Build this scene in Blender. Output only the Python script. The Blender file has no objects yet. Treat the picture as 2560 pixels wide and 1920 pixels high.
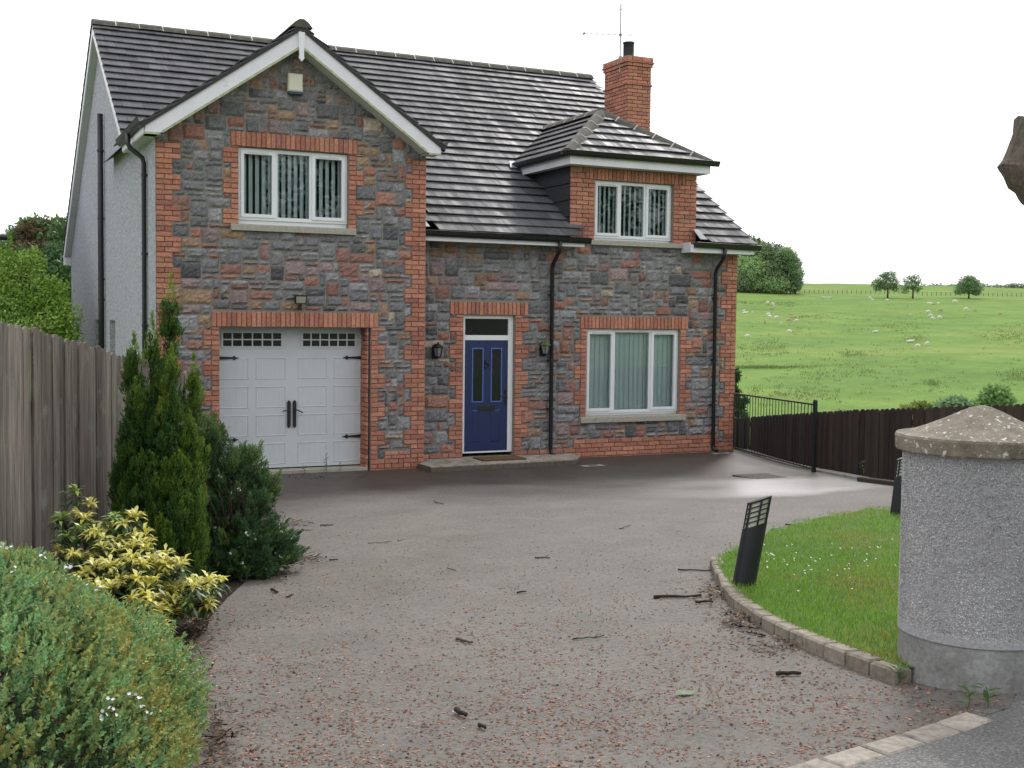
import bpy, bmesh, math, random
import numpy as np
from mathutils import Vector, Matrix

random.seed(7)
RNG = np.random.default_rng(11)
import mathutils.noise as mn
SC = bpy.context.scene
COL = SC.collection

# ------------------------------------------------------------------ camera
CAM = np.array([-7.154, -18.3045, 2.4565])
YAW, PITCH, ROLL, FPX = 0.4453, 0.0536, 0.0114, 2998.0
def cam_basis():
    cy, sy, cp, sp = math.cos(YAW), math.sin(YAW), math.cos(PITCH), math.sin(PITCH)
    f = np.array([sy*cp, cy*cp, -sp]); r = np.array([cy, -sy, 0.0]); u = np.cross(r, f)
    c, s = math.cos(ROLL), math.sin(ROLL)
    return c*r + s*u, c*u - s*r, f
CR, CU, CF = cam_basis()
FLAT_F = np.array([math.sin(YAW), math.cos(YAW), 0.0]); FLAT_R = np.array([math.cos(YAW), -math.sin(YAW), 0.0])
camd = bpy.data.cameras.new('camera'); camo = bpy.data.objects.new('camera', camd); COL.objects.link(camo)
camd.sensor_width = 36; camd.lens = FPX/2560*36; camd.clip_start = 0.05; camd.clip_end = 5000
M = Matrix.Identity(4)
for i in range(3):
    M[i][0], M[i][1], M[i][2], M[i][3] = CR[i], CU[i], -CF[i], CAM[i]
camo.matrix_world = M
SC.camera = camo

# ------------------------------------------------------------------ light
SUN_EL, SUN_AZ = math.radians(42), math.radians(41)     # azimuth from +Y towards +X
w = bpy.data.worlds.new('World'); SC.world = w; w.use_nodes = True
nt = w.node_tree; nt.nodes.clear()
def N(t, typ, **kw):
    n = t.nodes.new(typ)
    for k, v in kw.items(): setattr(n, k, v)
    return n
out = N(nt, 'ShaderNodeOutputWorld'); bg = N(nt, 'ShaderNodeBackground')
sky = N(nt, 'ShaderNodeTexSky', sky_type='NISHITA', sun_disc=False, sun_elevation=SUN_EL, sun_rotation=SUN_AZ, air_density=1.0, dust_density=3.0, ozone_density=1.0)
hs = N(nt, 'ShaderNodeHueSaturation'); hs.inputs['Saturation'].default_value = 0.45
tc = N(nt, 'ShaderNodeTexCoord'); no = N(nt, 'ShaderNodeTexNoise'); no.inputs['Scale'].default_value = 1.6; no.inputs['Detail'].default_value = 5
mp = N(nt, 'ShaderNodeMapping'); mp.inputs['Scale'].default_value = (1, 1, 3.0)
rmp = N(nt, 'ShaderNodeMapRange'); rmp.inputs[1].default_value = 0.36; rmp.inputs[2].default_value = 0.6; rmp.inputs[3].default_value = 0.55; rmp.inputs[4].default_value = 0.92
mx = N(nt, 'ShaderNodeMix', data_type='RGBA'); mx.inputs[7].default_value = (9.0, 9.05, 9.45, 1)
L = nt.links.new
L(tc.outputs['Generated'], mp.inputs[0]); L(mp.outputs[0], no.inputs['Vector']); L(no.outputs[0], rmp.inputs[0]); L(rmp.outputs[0], mx.inputs[0])
L(sky.outputs[0], hs.inputs['Color']); L(hs.outputs[0], mx.inputs[6]); L(mx.outputs[2], bg.inputs[0]); L(bg.outputs[0], out.inputs[0])
bg.inputs[1].default_value = 0.15
sl = bpy.data.lights.new('sun', 'SUN'); so = bpy.data.objects.new('sun', sl); COL.objects.link(so)
sl.energy = 1.5; sl.angle = math.radians(11); sl.color = (1.0, 0.97, 0.92)
sd = Vector((math.sin(SUN_AZ)*math.cos(SUN_EL), math.cos(SUN_AZ)*math.cos(SUN_EL), math.sin(SUN_EL)))
so.rotation_euler = sd.to_track_quat('Z', 'Y').to_euler(); so.location = (0, 20, 40)
SC.view_settings.view_transform = 'Standard'; SC.view_settings.look = 'None'; SC.view_settings.gamma = 1
SC.view_settings.exposure = 0.22
SC.cycles.max_bounces = 8; SC.cycles.transparent_max_bounces = 12

# ------------------------------------------------------------------ terrain
def g(y):
    t = -(y+2); return .0275*(t+math.sqrt(t*t+1))
def gv(y):
    t = -(y+2); return .0275*(t+np.sqrt(t*t+1))
HD = np.array([0, 50, 75, 95, 120, 160, 206, 240, 275, 320, 370, 420, 500, 600, 680, 900, 2500.])
HZ = np.array([-4, -8.5, -8.9, -8.2, -6.0, -4.0, -1.4, 0.6, 3.2, 6.6, 10.1, 13.2, 17.6, 21.6, 23.9, 22, -40.])
def sstep(t):
    t = np.clip(t, 0, 1); return t*t*(3-2*t)
def terr(x, y):
    x = np.asarray(x, float); y = np.asarray(y, float)
    d = (x-CAM[0])*FLAT_F[0] + (y-CAM[1])*FLAT_F[1]; la = (x-CAM[0])*FLAT_R[0] + (y-CAM[1])*FLAT_R[1]
    hz = np.interp(d, HD, HZ)
    # smooth the profile a little
    hz = (np.interp(d-14, HD, HZ)+2*hz+np.interp(d+14, HD, HZ))/4
    hz = hz + np.clip((d-100)/300, 0, 1)*(-.005*np.clip(la-150, 0, 400) + .9*np.sin(la/47.+1)*np.sin(d/61.)) + np.clip((d-90)/100, 0, 1)*.35*np.sin(la/13.)*np.sin(d/17.+.6)
    s = np.maximum(np.minimum(x-7.2, y+4.6), d-36)
    s = np.maximum(s, np.minimum(-x-14, y+8))
    return gv(y)*(1-sstep(s/26)) + hz*sstep(s/26)
def ray(u, v):
    return CF + (u-1280)/FPX*CR - (v-960)/FPX*CU
def atD(u, v, D):
    return CAM + D*ray(u, v)
def ground_at(u, v, tmin=2.0):
    """point of the ground seen in that direction"""
    r = ray(u, v); t = tmin; st = .25
    while t < 900:
        p = CAM + t*r
        if p[2] < terr(p[0], p[1]): break
        t += max(st, t*.004)
    lo, hi = t-max(st, t*.004)*1.01, t
    for _ in range(30):
        m = (lo+hi)/2; p = CAM+m*r
        if p[2] > terr(p[0], p[1]): lo = m
        else: hi = m
    return CAM + lo*r
def drive_at(u, v):
    r = ray(u, v); lo, hi = .5, 60
    for _ in range(50):
        m = (lo+hi)/2; p = CAM+m*r
        if p[2] > g(p[1]): lo = m
        else: hi = m
    return CAM+lo*r

# ------------------------------------------------------------------ helpers
def link(name, me, m=None, parent=None, smooth=False):
    o = bpy.data.objects.new(name, me); COL.objects.link(o)
    if m is not None: me.materials.append(m)
    if parent is not None: o.parent = parent
    if smooth: me.polygons.foreach_set('use_smooth', [True]*len(me.polygons))
    return o
def tag(o, label=None, cat=None, group=None, kind=None):
    if label: o['label'] = label
    if cat: o['category'] = cat
    if group: o['group'] = group
    if kind: o['kind'] = kind
    return o
def empty(name, loc=(0, 0, 0), rz=0):
    o = bpy.data.objects.new(name, None); COL.objects.link(o); o.location = loc; o.rotation_euler = (0, 0, rz); o.empty_display_size = .2
    return o
class MB:
    def __init__(s): s.v = []; s.f = []; s.c = []
    def add(s, vs, fs, col=(1, 1, 1)):
        b = len(s.v); s.v += [tuple(p) for p in vs]; s.f += [tuple(i+b for i in f) for f in fs]
        if isinstance(col, list): s.c += col
        else: s.c += [tuple(col)]*len(vs)
    def box(s, a, b, col=(1, 1, 1)):
        x0, y0, z0 = a; x1, y1, z1 = b
        s.add([(x0,y0,z0),(x1,y0,z0),(x1,y1,z0),(x0,y1,z0),(x0,y0,z1),(x1,y0,z1),(x1,y1,z1),(x0,y1,z1)],
              [(0,3,2,1),(4,5,6,7),(0,1,5,4),(1,2,6,5),(2,3,7,6),(3,0,4,7)], col)
    def obox(s, o, u, v, n, a, b, c, ch=0, col=(1, 1, 1)):
        """box at corner o spanning a*u, b*v, c*n; top (n) face chamfered by ch"""
        o, u, v, n = (np.asarray(q, float) for q in (o, u, v, n))
        P = []
        for k, (i, h) in enumerate(((0, 0), (0, c-ch), (ch, c))):
            for (p, q) in ((i, i), (a-i, i), (a-i, b-i), (i, b-i)): P.append(o+p*u+q*v+h*n)
        F = []
        for l in range(2):
            for k in range(4): F.append((l*4+k, l*4+(k+1) % 4, l*4+4+(k+1) % 4, l*4+4+k))
        F.append((8, 9, 10, 11)); F.append((3, 2, 1, 0))
        s.add(P, F, col)
    def quad(s, a, b, c, d, col=(1, 1, 1)): s.add([a, b, c, d], [(0, 1, 2, 3)], col)
    def poly(s, pts, col=(1, 1, 1)): s.add(pts, [tuple(range(len(pts)))], col)
    def prism(s, pts, d, col=(1, 1, 1)):
        """polygon extruded by vector d"""
        n = len(pts); d = np.asarray(d, float)
        P = [np.asarray(p, float) for p in pts]; Q = [p+d for p in P]
        s.add(P+Q, [tuple(range(n))[::-1], tuple(range(n, 2*n))]+[(i, (i+1) % n, n+(i+1) % n, n+i) for i in range(n)], col)
    def tube(s, pts, rad, seg=8, col=(1, 1, 1), cap=True):
        pts = [np.asarray(p, float) for p in pts]
        if not hasattr(rad, '__len__'): rad = [rad]*len(pts)
        base = len(s.v); prev = None
        for i, p in enumerate(pts):
            t = pts[min(i+1, len(pts)-1)]-pts[max(i-1, 0)]; t = t/(np.linalg.norm(t)+1e-9)
            if prev is None:
                a = np.array([0, 0, 1.]) if abs(t[2]) < .9 else np.array([1., 0, 0])
                x = np.cross(a, t)
            else: x = prev - t*np.dot(prev, t)
            x /= np.linalg.norm(x)+1e-9; y = np.cross(t, x); prev = x
            for k in range(seg):
                an = 2*math.pi*k/seg; s.v.append(tuple(p+rad[i]*(math.cos(an)*x+math.sin(an)*y))); s.c.append(tuple(col))
        for i in range(len(pts)-1):
            for k in range(seg):
                s.f.append((base+i*seg+k, base+i*seg+(k+1) % seg, base+(i+1)*seg+(k+1) % seg, base+(i+1)*seg+k))
        if cap:
            s.f.append(tuple(base+k for k in range(seg))[::-1]); s.f.append(tuple(base+(len(pts)-1)*seg+k for k in range(seg)))
    def lathe(s, prof, c, seg=48, col=(1, 1, 1)):
        base = len(s.v)
        for r, z in prof:
            for k in range(seg):
                an = 2*math.pi*k/seg; s.v.append((c[0]+r*math.cos(an), c[1]+r*math.sin(an), c[2]+z)); s.c.append(tuple(col))
        for i in range(len(prof)-1):
            for k in range(seg):
                s.f.append((base+i*seg+k, base+i*seg+(k+1) % seg, base+(i+1)*seg+(k+1) % seg, base+(i+1)*seg+k))
        s.f.append(tuple(base+(len(prof)-1)*seg+k for k in range(seg)))
    def build(s, name, m=None, parent=None, smooth=False):
        me = bpy.data.meshes.new(name); me.from_pydata(s.v, [], s.f)
        a = me.attributes.new('Col', 'FLOAT_COLOR', 'POINT')
        c = np.ones((len(s.v), 4), np.float32); c[:, :3] = np.array(s.c, np.float32)
        a.data.foreach_set('color', c.ravel())
        me.update()
        return link(name, me, m, parent, smooth)
def np_mesh(name, V, F, C, m, parent=None, smooth=False):
    """V n*3, F m*k (all the same k), C n*3"""
    me = bpy.data.meshes.new(name); n = len(V); k = F.shape[1]
    me.vertices.add(n); me.vertices.foreach_set('co', np.asarray(V, np.float32).ravel())
    me.loops.add(F.size); me.loops.foreach_set('vertex_index', F.astype(np.int32).ravel())
    me.polygons.add(len(F)); me.polygons.foreach_set('loop_start', (np.arange(len(F))*k).astype(np.int32))
    try: me.polygons.foreach_set('loop_total', np.full(len(F), k, np.int32))
    except Exception: pass
    c = np.ones((n, 4), np.float32); c[:, :3] = C
    me.attributes.new('Col', 'FLOAT_COLOR', 'POINT').data.foreach_set('color', c.ravel())
    me.update(calc_edges=True); me.validate()
    return link(name, me, m, parent, smooth)
def unit(a): return a/(np.linalg.norm(a, axis=-1, keepdims=True)+1e-9)
def rnd_unit(n):
    return unit(RNG.normal(size=(n, 3)))
def leaf_quads(P, D, Nn, ln, wd, C, curl=0.0):
    """rhombic leaves: P base points, D axis, Nn approx normal"""
    n = len(P); D = unit(D); S = unit(np.cross(D, Nn)); Nn = np.cross(S, D)
    ln = np.broadcast_to(np.asarray(ln, float), (n,))[:, None]; wd = np.broadcast_to(np.asarray(wd, float), (n,))[:, None]
    mid = P+D*ln*.5+Nn*ln*curl
    V = np.stack([P, mid+S*wd*.5, P+D*ln, mid-S*wd*.5], 1).reshape(-1, 3)
    F = np.arange(4*n).reshape(n, 4)
    return V, F, np.repeat(C, 4, 0)
def cat_mesh(parts):
    V = []; F = []; C = []; b = 0
    for v, f, c in parts: V.append(v); F.append(f+b); C.append(c); b += len(v)
    return np.concatenate(V), np.concatenate(F), np.concatenate(C)

# ------------------------------------------------------------------ materials
MATS = {}
def new_mat(name):
    m = bpy.data.materials.new(name); m.use_nodes = True
    t = m.node_tree; t.nodes.clear()
    o = N(t, 'ShaderNodeOutputMaterial'); b = N(t, 'ShaderNodeBsdfPrincipled'); t.links.new(b.outputs[0], o.inputs[0])
    return m, t, b
def ramp(t, stops, src=None):
    r = N(t, 'ShaderNodeValToRGB'); e = r.color_ramp.elements
    while len(e) < len(stops): e.new(.5)
    for i, (p, c) in enumerate(stops): e[i].position = p; e[i].color = (*c, 1) if len(c) == 3 else c
    if src is not None: t.links.new(src, r.inputs[0])
    return r
def noise(t, scale, detail=4, rough=.55, vec=None, mapscale=None, typ='ShaderNodeTexNoise'):
    n = N(t, typ)
    n.inputs['Scale'].default_value = scale
    if typ == 'ShaderNodeTexNoise': n.inputs['Detail'].default_value = detail; n.inputs['Roughness'].default_value = rough
    if vec is None:
        co = N(t, 'ShaderNodeTexCoord'); vec = co.outputs['Object']
    if mapscale:
        m = N(t, 'ShaderNodeMapping'); m.inputs['Scale'].default_value = mapscale; t.links.new(vec, m.inputs[0]); vec = m.outputs[0]
    t.links.new(vec, n.inputs['Vector'])
    return n
def mixc(t, a, b, fac, mode='MIX'):
    m = N(t, 'ShaderNodeMix', data_type='RGBA', blend_type=mode)
    for s, v in ((0, fac), (6, a), (7, b)):
        if isinstance(v, (int, float)): m.inputs[s].default_value = v
        elif isinstance(v, tuple): m.inputs[s].default_value = (*v, 1)
        else: t.links.new(v, m.inputs[s])
    return m.outputs[2]
def bump(t, b, h, strength=.5, dist=.01):
    n = N(t, 'ShaderNodeBump'); n.inputs['Strength'].default_value = strength; n.inputs['Distance'].default_value = dist
    t.links.new(h, n.inputs['Height']); t.links.new(n.outputs[0], b.inputs['Normal'])
def attr_mat(name, rough=.8, nscale=20, lo=.7, hi=1.25, bs=.4, bd=.006, bscale=None, spec=.35, mapscale=None, trans=0, dirt=None):
    m, t, b = new_mat(name)
    a = N(t, 'ShaderNodeAttribute'); a.attribute_name = 'Col'
    n = noise(t, nscale, 5, .6, mapscale=mapscale)
    r = ramp(t, [(.25, (lo,)*3), (.75, (hi,)*3)], n.outputs[0])
    c = mixc(t, a.outputs[0], r.outputs[0], 1.0, 'MULTIPLY')
    if dirt:
        n3 = noise(t, dirt[0], 6, .65); r3 = ramp(t, [(dirt[1], (0, 0, 0)), (dirt[2], (1, 1, 1))], n3.outputs[0])
        c = mixc(t, c, dirt[3], r3.outputs[0])
    t.links.new(c, b.inputs['Base Color'])
    b.inputs['Roughness'].default_value = rough; b.inputs['Specular IOR Level'].default_value = spec
    if bs:
        n2 = noise(t, bscale or nscale*2, 6, .65, mapscale=mapscale); bump(t, b, n2.outputs[0], bs, bd)
    if trans:
        tr = N(t, 'ShaderNodeBsdfTranslucent'); t.links.new(c, tr.inputs[0])
        mxs = N(t, 'ShaderNodeMixShader'); mxs.inputs[0].default_value = trans
        o = [q for q in t.nodes if q.type == 'OUTPUT_MATERIAL'][0]
        t.links.new(b.outputs[0], mxs.inputs[1]); t.links.new(tr.outputs[0], mxs.inputs[2]); t.links.new(mxs.outputs[0], o.inputs[0])
    MATS[name] = m; return m
def plain(name, col, rough=.5, spec=.5, metal=0, var=.12, vs=9, bs=.08, bd=.004, mapscale=None, stain=None):
    m, t, b = new_mat(name)
    n = noise(t, vs, 6, .65, mapscale=mapscale)
    r = ramp(t, [(.3, tuple(c*(1-var) for c in col)), (.7, tuple(min(1, c*(1+var)) for c in col))], n.outputs[0])
    c = r.outputs[0]
    if stain:
        n3 = noise(t, stain[0], 7, .7, mapscale=stain[4] if len(stain) > 4 else None)
        r3 = ramp(t, [(stain[1], (0, 0, 0)), (stain[2], (1, 1, 1))], n3.outputs[0]); c = mixc(t, c, stain[3], r3.outputs[0])
    t.links.new(c, b.inputs['Base Color'])
    b.inputs['Roughness'].default_value = rough; b.inputs['Specular IOR Level'].default_value = spec; b.inputs['Metallic'].default_value = metal
    if bs:
        n2 = noise(t, vs*6, 4, .6, mapscale=mapscale); bump(t, b, n2.outputs[0], bs, bd)
    MATS[name] = m; return m

M_STONE = attr_mat('stone', .85, 26, .62, 1.38, .9, .012, 34, .3, dirt=(3.1, .6, .8, (.10, .105, .09)))
M_BRICK = attr_mat('brick', .88, 34, .6, 1.32, .8, .007, 60, .2, dirt=(4.5, .56, .8, (.22, .165, .13)))
M_MORTAR = plain('mortar', (.25, .235, .205), .95, .1, var=.25, vs=30, bs=.6, bd=.006)
M_TILE = None
m, t, b = new_mat('roof_tile')
a = N(t, 'ShaderNodeAttribute'); a.attribute_name = 'Col'
n1 = noise(t, 5, 6, .7, mapscale=(1.0, .28, .28)); n2 = noise(t, 46, 4, .6)
r1 = ramp(t, [(.3, (.75,)*3), (.75, (1.3,)*3)], n1.outputs[0]); c = mixc(t, a.outputs[0], r1.outputs[0], 1.0, 'MULTIPLY')
n4 = noise(t, 9, 7, .75); r4 = ramp(t, [(.72, (0, 0, 0)), (.80, (.8, .8, .8))], n4.outputs[0]); c = mixc(t, c, (.10, .105, .075), r4.outputs[0])
t.links.new(c, b.inputs['Base Color'])
n3 = noise(t, 4, 3, .55, mapscale=(1.6, .22, .22)); rr = ramp(t, [(.30, (.44,)*3), (.62, (.68,)*3)], n3.outputs[0]); t.links.new(rr.outputs[0], b.inputs['Roughness'])
b.inputs['Specular IOR Level'].default_value = .13; bump(t, b, n2.outputs[0], .03, .002); M_TILE = m
M_RIDGE = attr_mat('ridge_tile', .8, 8, .65, 1.35, .3, .004, 40, .3, dirt=(12, .55, .72, (.17, .17, .10)))
M_POINT = plain('pale_mortar_joint', (.5, .5, .47), .9, .2)
M_WHITE = plain('white_upvc', (.74, .76, .77), .32, .5, var=.04, vs=3, bs=0)
M_FASC = plain('white_fascia', (.71, .70, .74), .45, .4, var=.06, vs=3, bs=0, stain=(5, .6, .8, (.36, .40, .27)))
M_BARGE = plain('white_barge_board', (.73, .72, .76), .45, .4, var=.05, vs=4, bs=0, stain=(2.6, .66, .86, (.45, .48, .38)))
M_ALGAE = plain('algae_streaked_trim', (.38, .42, .26), .7, .3, var=.3, vs=14, bs=.1)
M_SOFFIT = plain('soffit', (.57, .56, .59), .6, .3, var=.06, vs=5, bs=0)
M_BLACK = plain('black_plastic', (.012, .012, .015), .35, .5, var=.2, vs=8, bs=0)
M_GUTTER = plain('weathered_black_gutter', (.016, .016, .018), .38, .5, var=.3, vs=6, bs=0, stain=(4, .62, .8, (.10, .105, .09)))
M_RENDER = plain('pebble_render', (.56, .565, .62), .95, .15, var=.5, vs=24, bs=1.0, bd=.03, stain=(1.1, .62, .9, (.36, .37, .39)))
M_DGREY = plain('slate_hung_cheek', (.03, .032, .038), .5, .4, var=.25, vs=14)
M_SILL = plain('concrete_sill', (.36, .345, .29), .9, .2, var=.16, vs=20, bs=.25, stain=(8, .58, .75, (.20, .20, .13)))
M_GDOOR = plain('garage_door_paint', (.555, .59, .60), .42, .4, var=.05, vs=2.2, bs=.03)
M_BLUE = plain('blue_door', (.010, .021, .088), .38, .5, var=.1, vs=6, bs=.05, mapscale=(8, 8, 1))
M_BLUETRIM = plain('pale_blue_trim', (.07, .13, .36), .38, .5, var=.06, bs=0)
M_IRON = plain('black_iron', (.01, .01, .011), .45, .5, var=.3, bs=.1)
M_DARK = plain('dark_glass_panel', (.012, .013, .015), .12, .5, var=.2, bs=0)
M_REVEAL = plain('beige_reveal', (.40, .38, .33), .8, .2)
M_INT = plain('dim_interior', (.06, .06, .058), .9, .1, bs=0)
M_BLIND = plain('pale_blind_fabric', (.74, .80, .81), .8, .2, var=.05, vs=4, bs=0)
M_LEAD = plain('lead_flashing', (.26, .27, .29), .5, .5, var=.3, vs=12)
m, t, b = new_mat('window_glass')
t.nodes.remove(b); o = [q for q in t.nodes if q.type == 'OUTPUT_MATERIAL'][0]
tr = N(t, 'ShaderNodeBsdfTransparent'); tr.inputs[0].default_value = (.90, .95, .94, 1); gl = N(t, 'ShaderNodeBsdfGlossy'); gl.inputs['Roughness'].default_value = .015
fr = N(t, 'ShaderNodeFresnel'); fr.inputs[0].default_value = 1.45; mxs = N(t, 'ShaderNodeMixShader')
t.links.new(fr.outputs[0], mxs.inputs[0]); t.links.new(tr.outputs[0], mxs.inputs[1]); t.links.new(gl.outputs[0], mxs.inputs[2]); t.links.new(mxs.outputs[0], o.inputs[0]); M_GLASS = m

# ================================================================== SETTING
# one big ground sheet: near grid + far polar fan
def ground_sheet():
    V = []; F = []
    ds = np.concatenate([np.linspace(-60, 0, 10), np.linspace(2, 60, 59), np.linspace(63, 130, 40), np.linspace(134, 700, 150), np.linspace(720, 2500, 30)])
    aa = np.linspace(-1, 1, 141)
    X = []; 
    for d in ds:
        half = 60 + max(0, d)*.62
        for q in aa:
            la = half*(q*.35+.65*q**3)
            X.append((CAM[0]+FLAT_F[0]*d+FLAT_R[0]*la, CAM[1]+FLAT_F[1]*d+FLAT_R[1]*la))
    X = np.array(X); Z = terr(X[:, 0], X[:, 1])-.03
    V = np.column_stack([X, Z]); nc = len(aa); nr = len(ds)
    i = np.arange(nr*nc).reshape(nr, nc)
    F = np.stack([i[:-1, :-1], i[:-1, 1:], i[1:, 1:], i[1:, :-1]], -1).reshape(-1, 4)
    return V, F
m, t, b = new_mat('field_grass')
co = N(t, 'ShaderNodeTexCoord')
na = noise(t, .022, 6, .62, mapscale=(1, 1.6, 1)); nb = noise(t, .12, 6, .65); nc_ = noise(t, 1.1, 6, .75)
ra = ramp(t, [(.30, (.115, .205, .045)), (.52, (.150, .245, .052)), (.68, (.205, .262, .066)), (.84, (.26, .262, .095))], na.outputs[0])
rb = ramp(t, [(.3, (.82,)*3), (.7, (1.16,)*3)], nb.outputs[0]); rc = ramp(t, [(.3, (.8,)*3), (.72, (1.18,)*3)], nc_.outputs[0])
c = mixc(t, ra.outputs[0], rb.outputs[0], 1.0, 'MULTIPLY'); c = mixc(t, c, rc.outputs[0], 1.0, 'MULTIPLY')
t.links.new(c, b.inputs['Base Color']); b.inputs['Roughness'].default_value = .95; b.inputs['Specular IOR Level'].default_value = .1
bump(t, b, nc_.outputs[0], .5, .3); M_FIELD = m
V, F = ground_sheet()
o = np_mesh('ground', V, F, np.ones((len(V), 3)), M_FIELD, smooth=True); tag(o, kind='structure')

def sheet(name, outline, m, lift, res=.5, kind='structure', hump=None):
    """a sheet lying on the ground inside an outline, cut from a grid so it follows the slope"""
    bm = bmesh.new(); vs = [bm.verts.new((x, y, 0)) for x, y in outline]; bm.faces.new(vs)
    xs = [p[0] for p in outline]; ys = [p[1] for p in outline]
    y = math.floor(min(ys))+res
    while y < max(ys):
        bmesh.ops.bisect_plane(bm, geom=bm.verts[:]+bm.edges[:]+bm.faces[:], plane_co=(0, y, 0), plane_no=(0, 1, 0)); y += res
    if hump:
        x = math.floor(min(xs))+res
        while x < max(xs):
            bmesh.ops.bisect_plane(bm, geom=bm.verts[:]+bm.edges[:]+bm.faces[:], plane_co=(x, 0, 0), plane_no=(1, 0, 0)); x += res
    bmesh.ops.triangulate(bm, faces=bm.faces[:])
    for v in bm.verts: v.co.z = g(v.co.y)+lift+(hump(v.co.x, v.co.y) if hump else 0)
    bmesh.ops.recalc_face_normals(bm, faces=bm.faces[:])
    if sum(f.normal.z for f in bm.faces) < 0: bmesh.ops.reverse_faces(bm, faces=bm.faces[:])
    me = bpy.data.meshes.new(name); bm.to_mesh(me); bm.free()
    o = link(name, me, m); tag(o, kind=kind); return o

# driveway: old tarmac, house shade put into its colour near the walls, wet towards the side gate
m, t, b = new_mat('driveway_tarmac')
co = N(t, 'ShaderNodeTexCoord')
nf = noise(t, 130, 3, .8); nm = noise(t, 1.3, 6, .6); nl = noise(t, .45, 4, .55); ns = noise(t, 34, 5, .8)
rf = ramp(t, [(.3, (.55,)*3), (.5, (1.0,)*3), (.72, (1.6,)*3)], nf.outputs[0])
rm = ramp(t, [(.3, (.120, .108, .094)), (.7, (.158, .143, .124))], nm.outputs[0])
c = mixc(t, rm.outputs[0], rf.outputs[0], .55, 'MULTIPLY')
rs = ramp(t, [(.38, (.45,)*3), (.5, (1.0,)*3), (.66, (1.35,)*3)], ns.outputs[0]); c = mixc(t, c, rs.outputs[0], .75, 'MULTIPLY')
nst = noise(t, .85, 7, .72); rst = ramp(t, [(.50, (0, 0, 0)), (.68, (.5,)*3)], nst.outputs[0]); c = mixc(t, c, (.085, .078, .058), rst.outputs[0])
sx = N(t, 'ShaderNodeSeparateXYZ'); t.links.new(co.outputs['Object'], sx.inputs[0])
# house's soft shadow put into the colour, damp gloss too: everything nearer the house than about 2.5 m, with a ragged margin
ma = N(t, 'ShaderNodeMath', operation='MULTIPLY_ADD'); t.links.new(nl.outputs[0], ma.inputs[0]); ma.inputs[1].default_value = 2.4; t.links.new(sx.outputs[1], ma.inputs[2])
wet = N(t, 'ShaderNodeMapRange'); wet.inputs[1].default_value = -1.9; wet.inputs[2].default_value = -.9; t.links.new(ma.outputs[0], wet.inputs[0])
c = mixc(t, c, (.47, .44, .42), wet.outputs[0], 'MULTIPLY')
# standing water over the low spot beside the manhole
mpn = N(t, 'ShaderNodeMapping'); pq = drive_at(1905, 1217); mpn.inputs['Location'].default_value = (-pq[0], -pq[1], 0); t.links.new(co.outputs['Object'], mpn.inputs[0])
mp2 = N(t, 'ShaderNodeMapping'); mp2.inputs['Rotation'].default_value = (0, 0, .47); mp2.inputs['Scale'].default_value = (.55, .95, 1); t.links.new(mpn.outputs[0], mp2.inputs[0])
ln_ = N(t, 'ShaderNodeVectorMath', operation='LENGTH'); t.links.new(mp2.outputs[0], ln_.inputs[0])
pa = N(t, 'ShaderNodeMath', operation='MULTIPLY_ADD'); t.links.new(nm.outputs[0], pa.inputs[0]); pa.inputs[1].default_value = .9; t.links.new(ln_.outputs['Value'], pa.inputs[2])
pud = N(t, 'ShaderNodeMapRange'); pud.inputs[1].default_value = 1.75; pud.inputs[2].default_value = 1.0; pud.inputs[3].default_value = 0; pud.inputs[4].default_value = 1; t.links.new(pa.outputs[0], pud.inputs[0])
c = mixc(t, c, (.45, .42, .40), pud.outputs[0], 'MULTIPLY')
t.links.new(c, b.inputs['Base Color'])
rw = N(t, 'ShaderNodeMapRange'); rw.inputs[3].default_value = .78; rw.inputs[4].default_value = .5; t.links.new(wet.outputs[0], rw.inputs[0])
rp = N(t, 'ShaderNodeMix', data_type='FLOAT'); t.links.new(pud.outputs[0], rp.inputs[0]); t.links.new(rw.outputs[0], rp.inputs[2]); rp.inputs[3].default_value = .30
t.links.new(rp.outputs[0], b.inputs['Roughness']); b.inputs['Specular IOR Level'].default_value = .4
t.links.new(pud.outputs[0], b.inputs['Coat Weight']); b.inputs['Coat Roughness'].default_value = .32; b.inputs['Coat IOR'].default_value = 1.9
bs_ = N(t, 'ShaderNodeMapRange'); bs_.inputs[3].default_value = .55; bs_.inputs[4].default_value = .35; t.links.new(pud.outputs[0], bs_.inputs[0])
bn = N(t, 'ShaderNodeBump'); bn.inputs['Distance'].default_value = .004; t.links.new(bs_.outputs[0], bn.inputs['Strength']); t.links.new(nf.outputs[0], bn.inputs['Height']); t.links.new(bn.outputs[0], b.inputs['Normal'])
M_DRIVE = m
DRIVE_L = [(-4.6, .5), (-4.62, -3), (-4.45, -6.5), (-4.38, -7.6), (-4.62, -8.3), (-5.0, -8.9), (-5.35, -9.7), (-5.62, -10.4), (-5.72, -10.8), (-5.95, -11.3), (-6.15, -12.0), (-6.38, -13.3), (-6.55, -14.95)]
SETT = [(-6.55, -15.15), (-5.5, -14.93), (-4.6, -14.76), (-3.9, -14.61), (-3.4, -14.52), (-2.93, -14.41)]
sheet('driveway', DRIVE_L+SETT+[(-2.7, -14.36), (-2.3, -14.08), (-2.0, -13.6), (3, -9), (4.6, -6.9), (4.98, -5.3), (5.25, -4.1), (5.5, -3.1), (6.0, -1.4), (6.6, .42), (6.3, .5)], M_DRIVE, .004)
m_road, t, b = new_mat('road_tarmac')
nf = noise(t, 70, 4, .85); rf = ramp(t, [(.32, (.065, .064, .062)), (.5, (.145, .142, .136)), (.66, (.34, .33, .31))], nf.outputs[0]); nl = noise(t, .9, 5, .6); rl = ramp(t, [(.3, (.65,)*3), (.7, (1.25,)*3)], nl.outputs[0])
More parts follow.
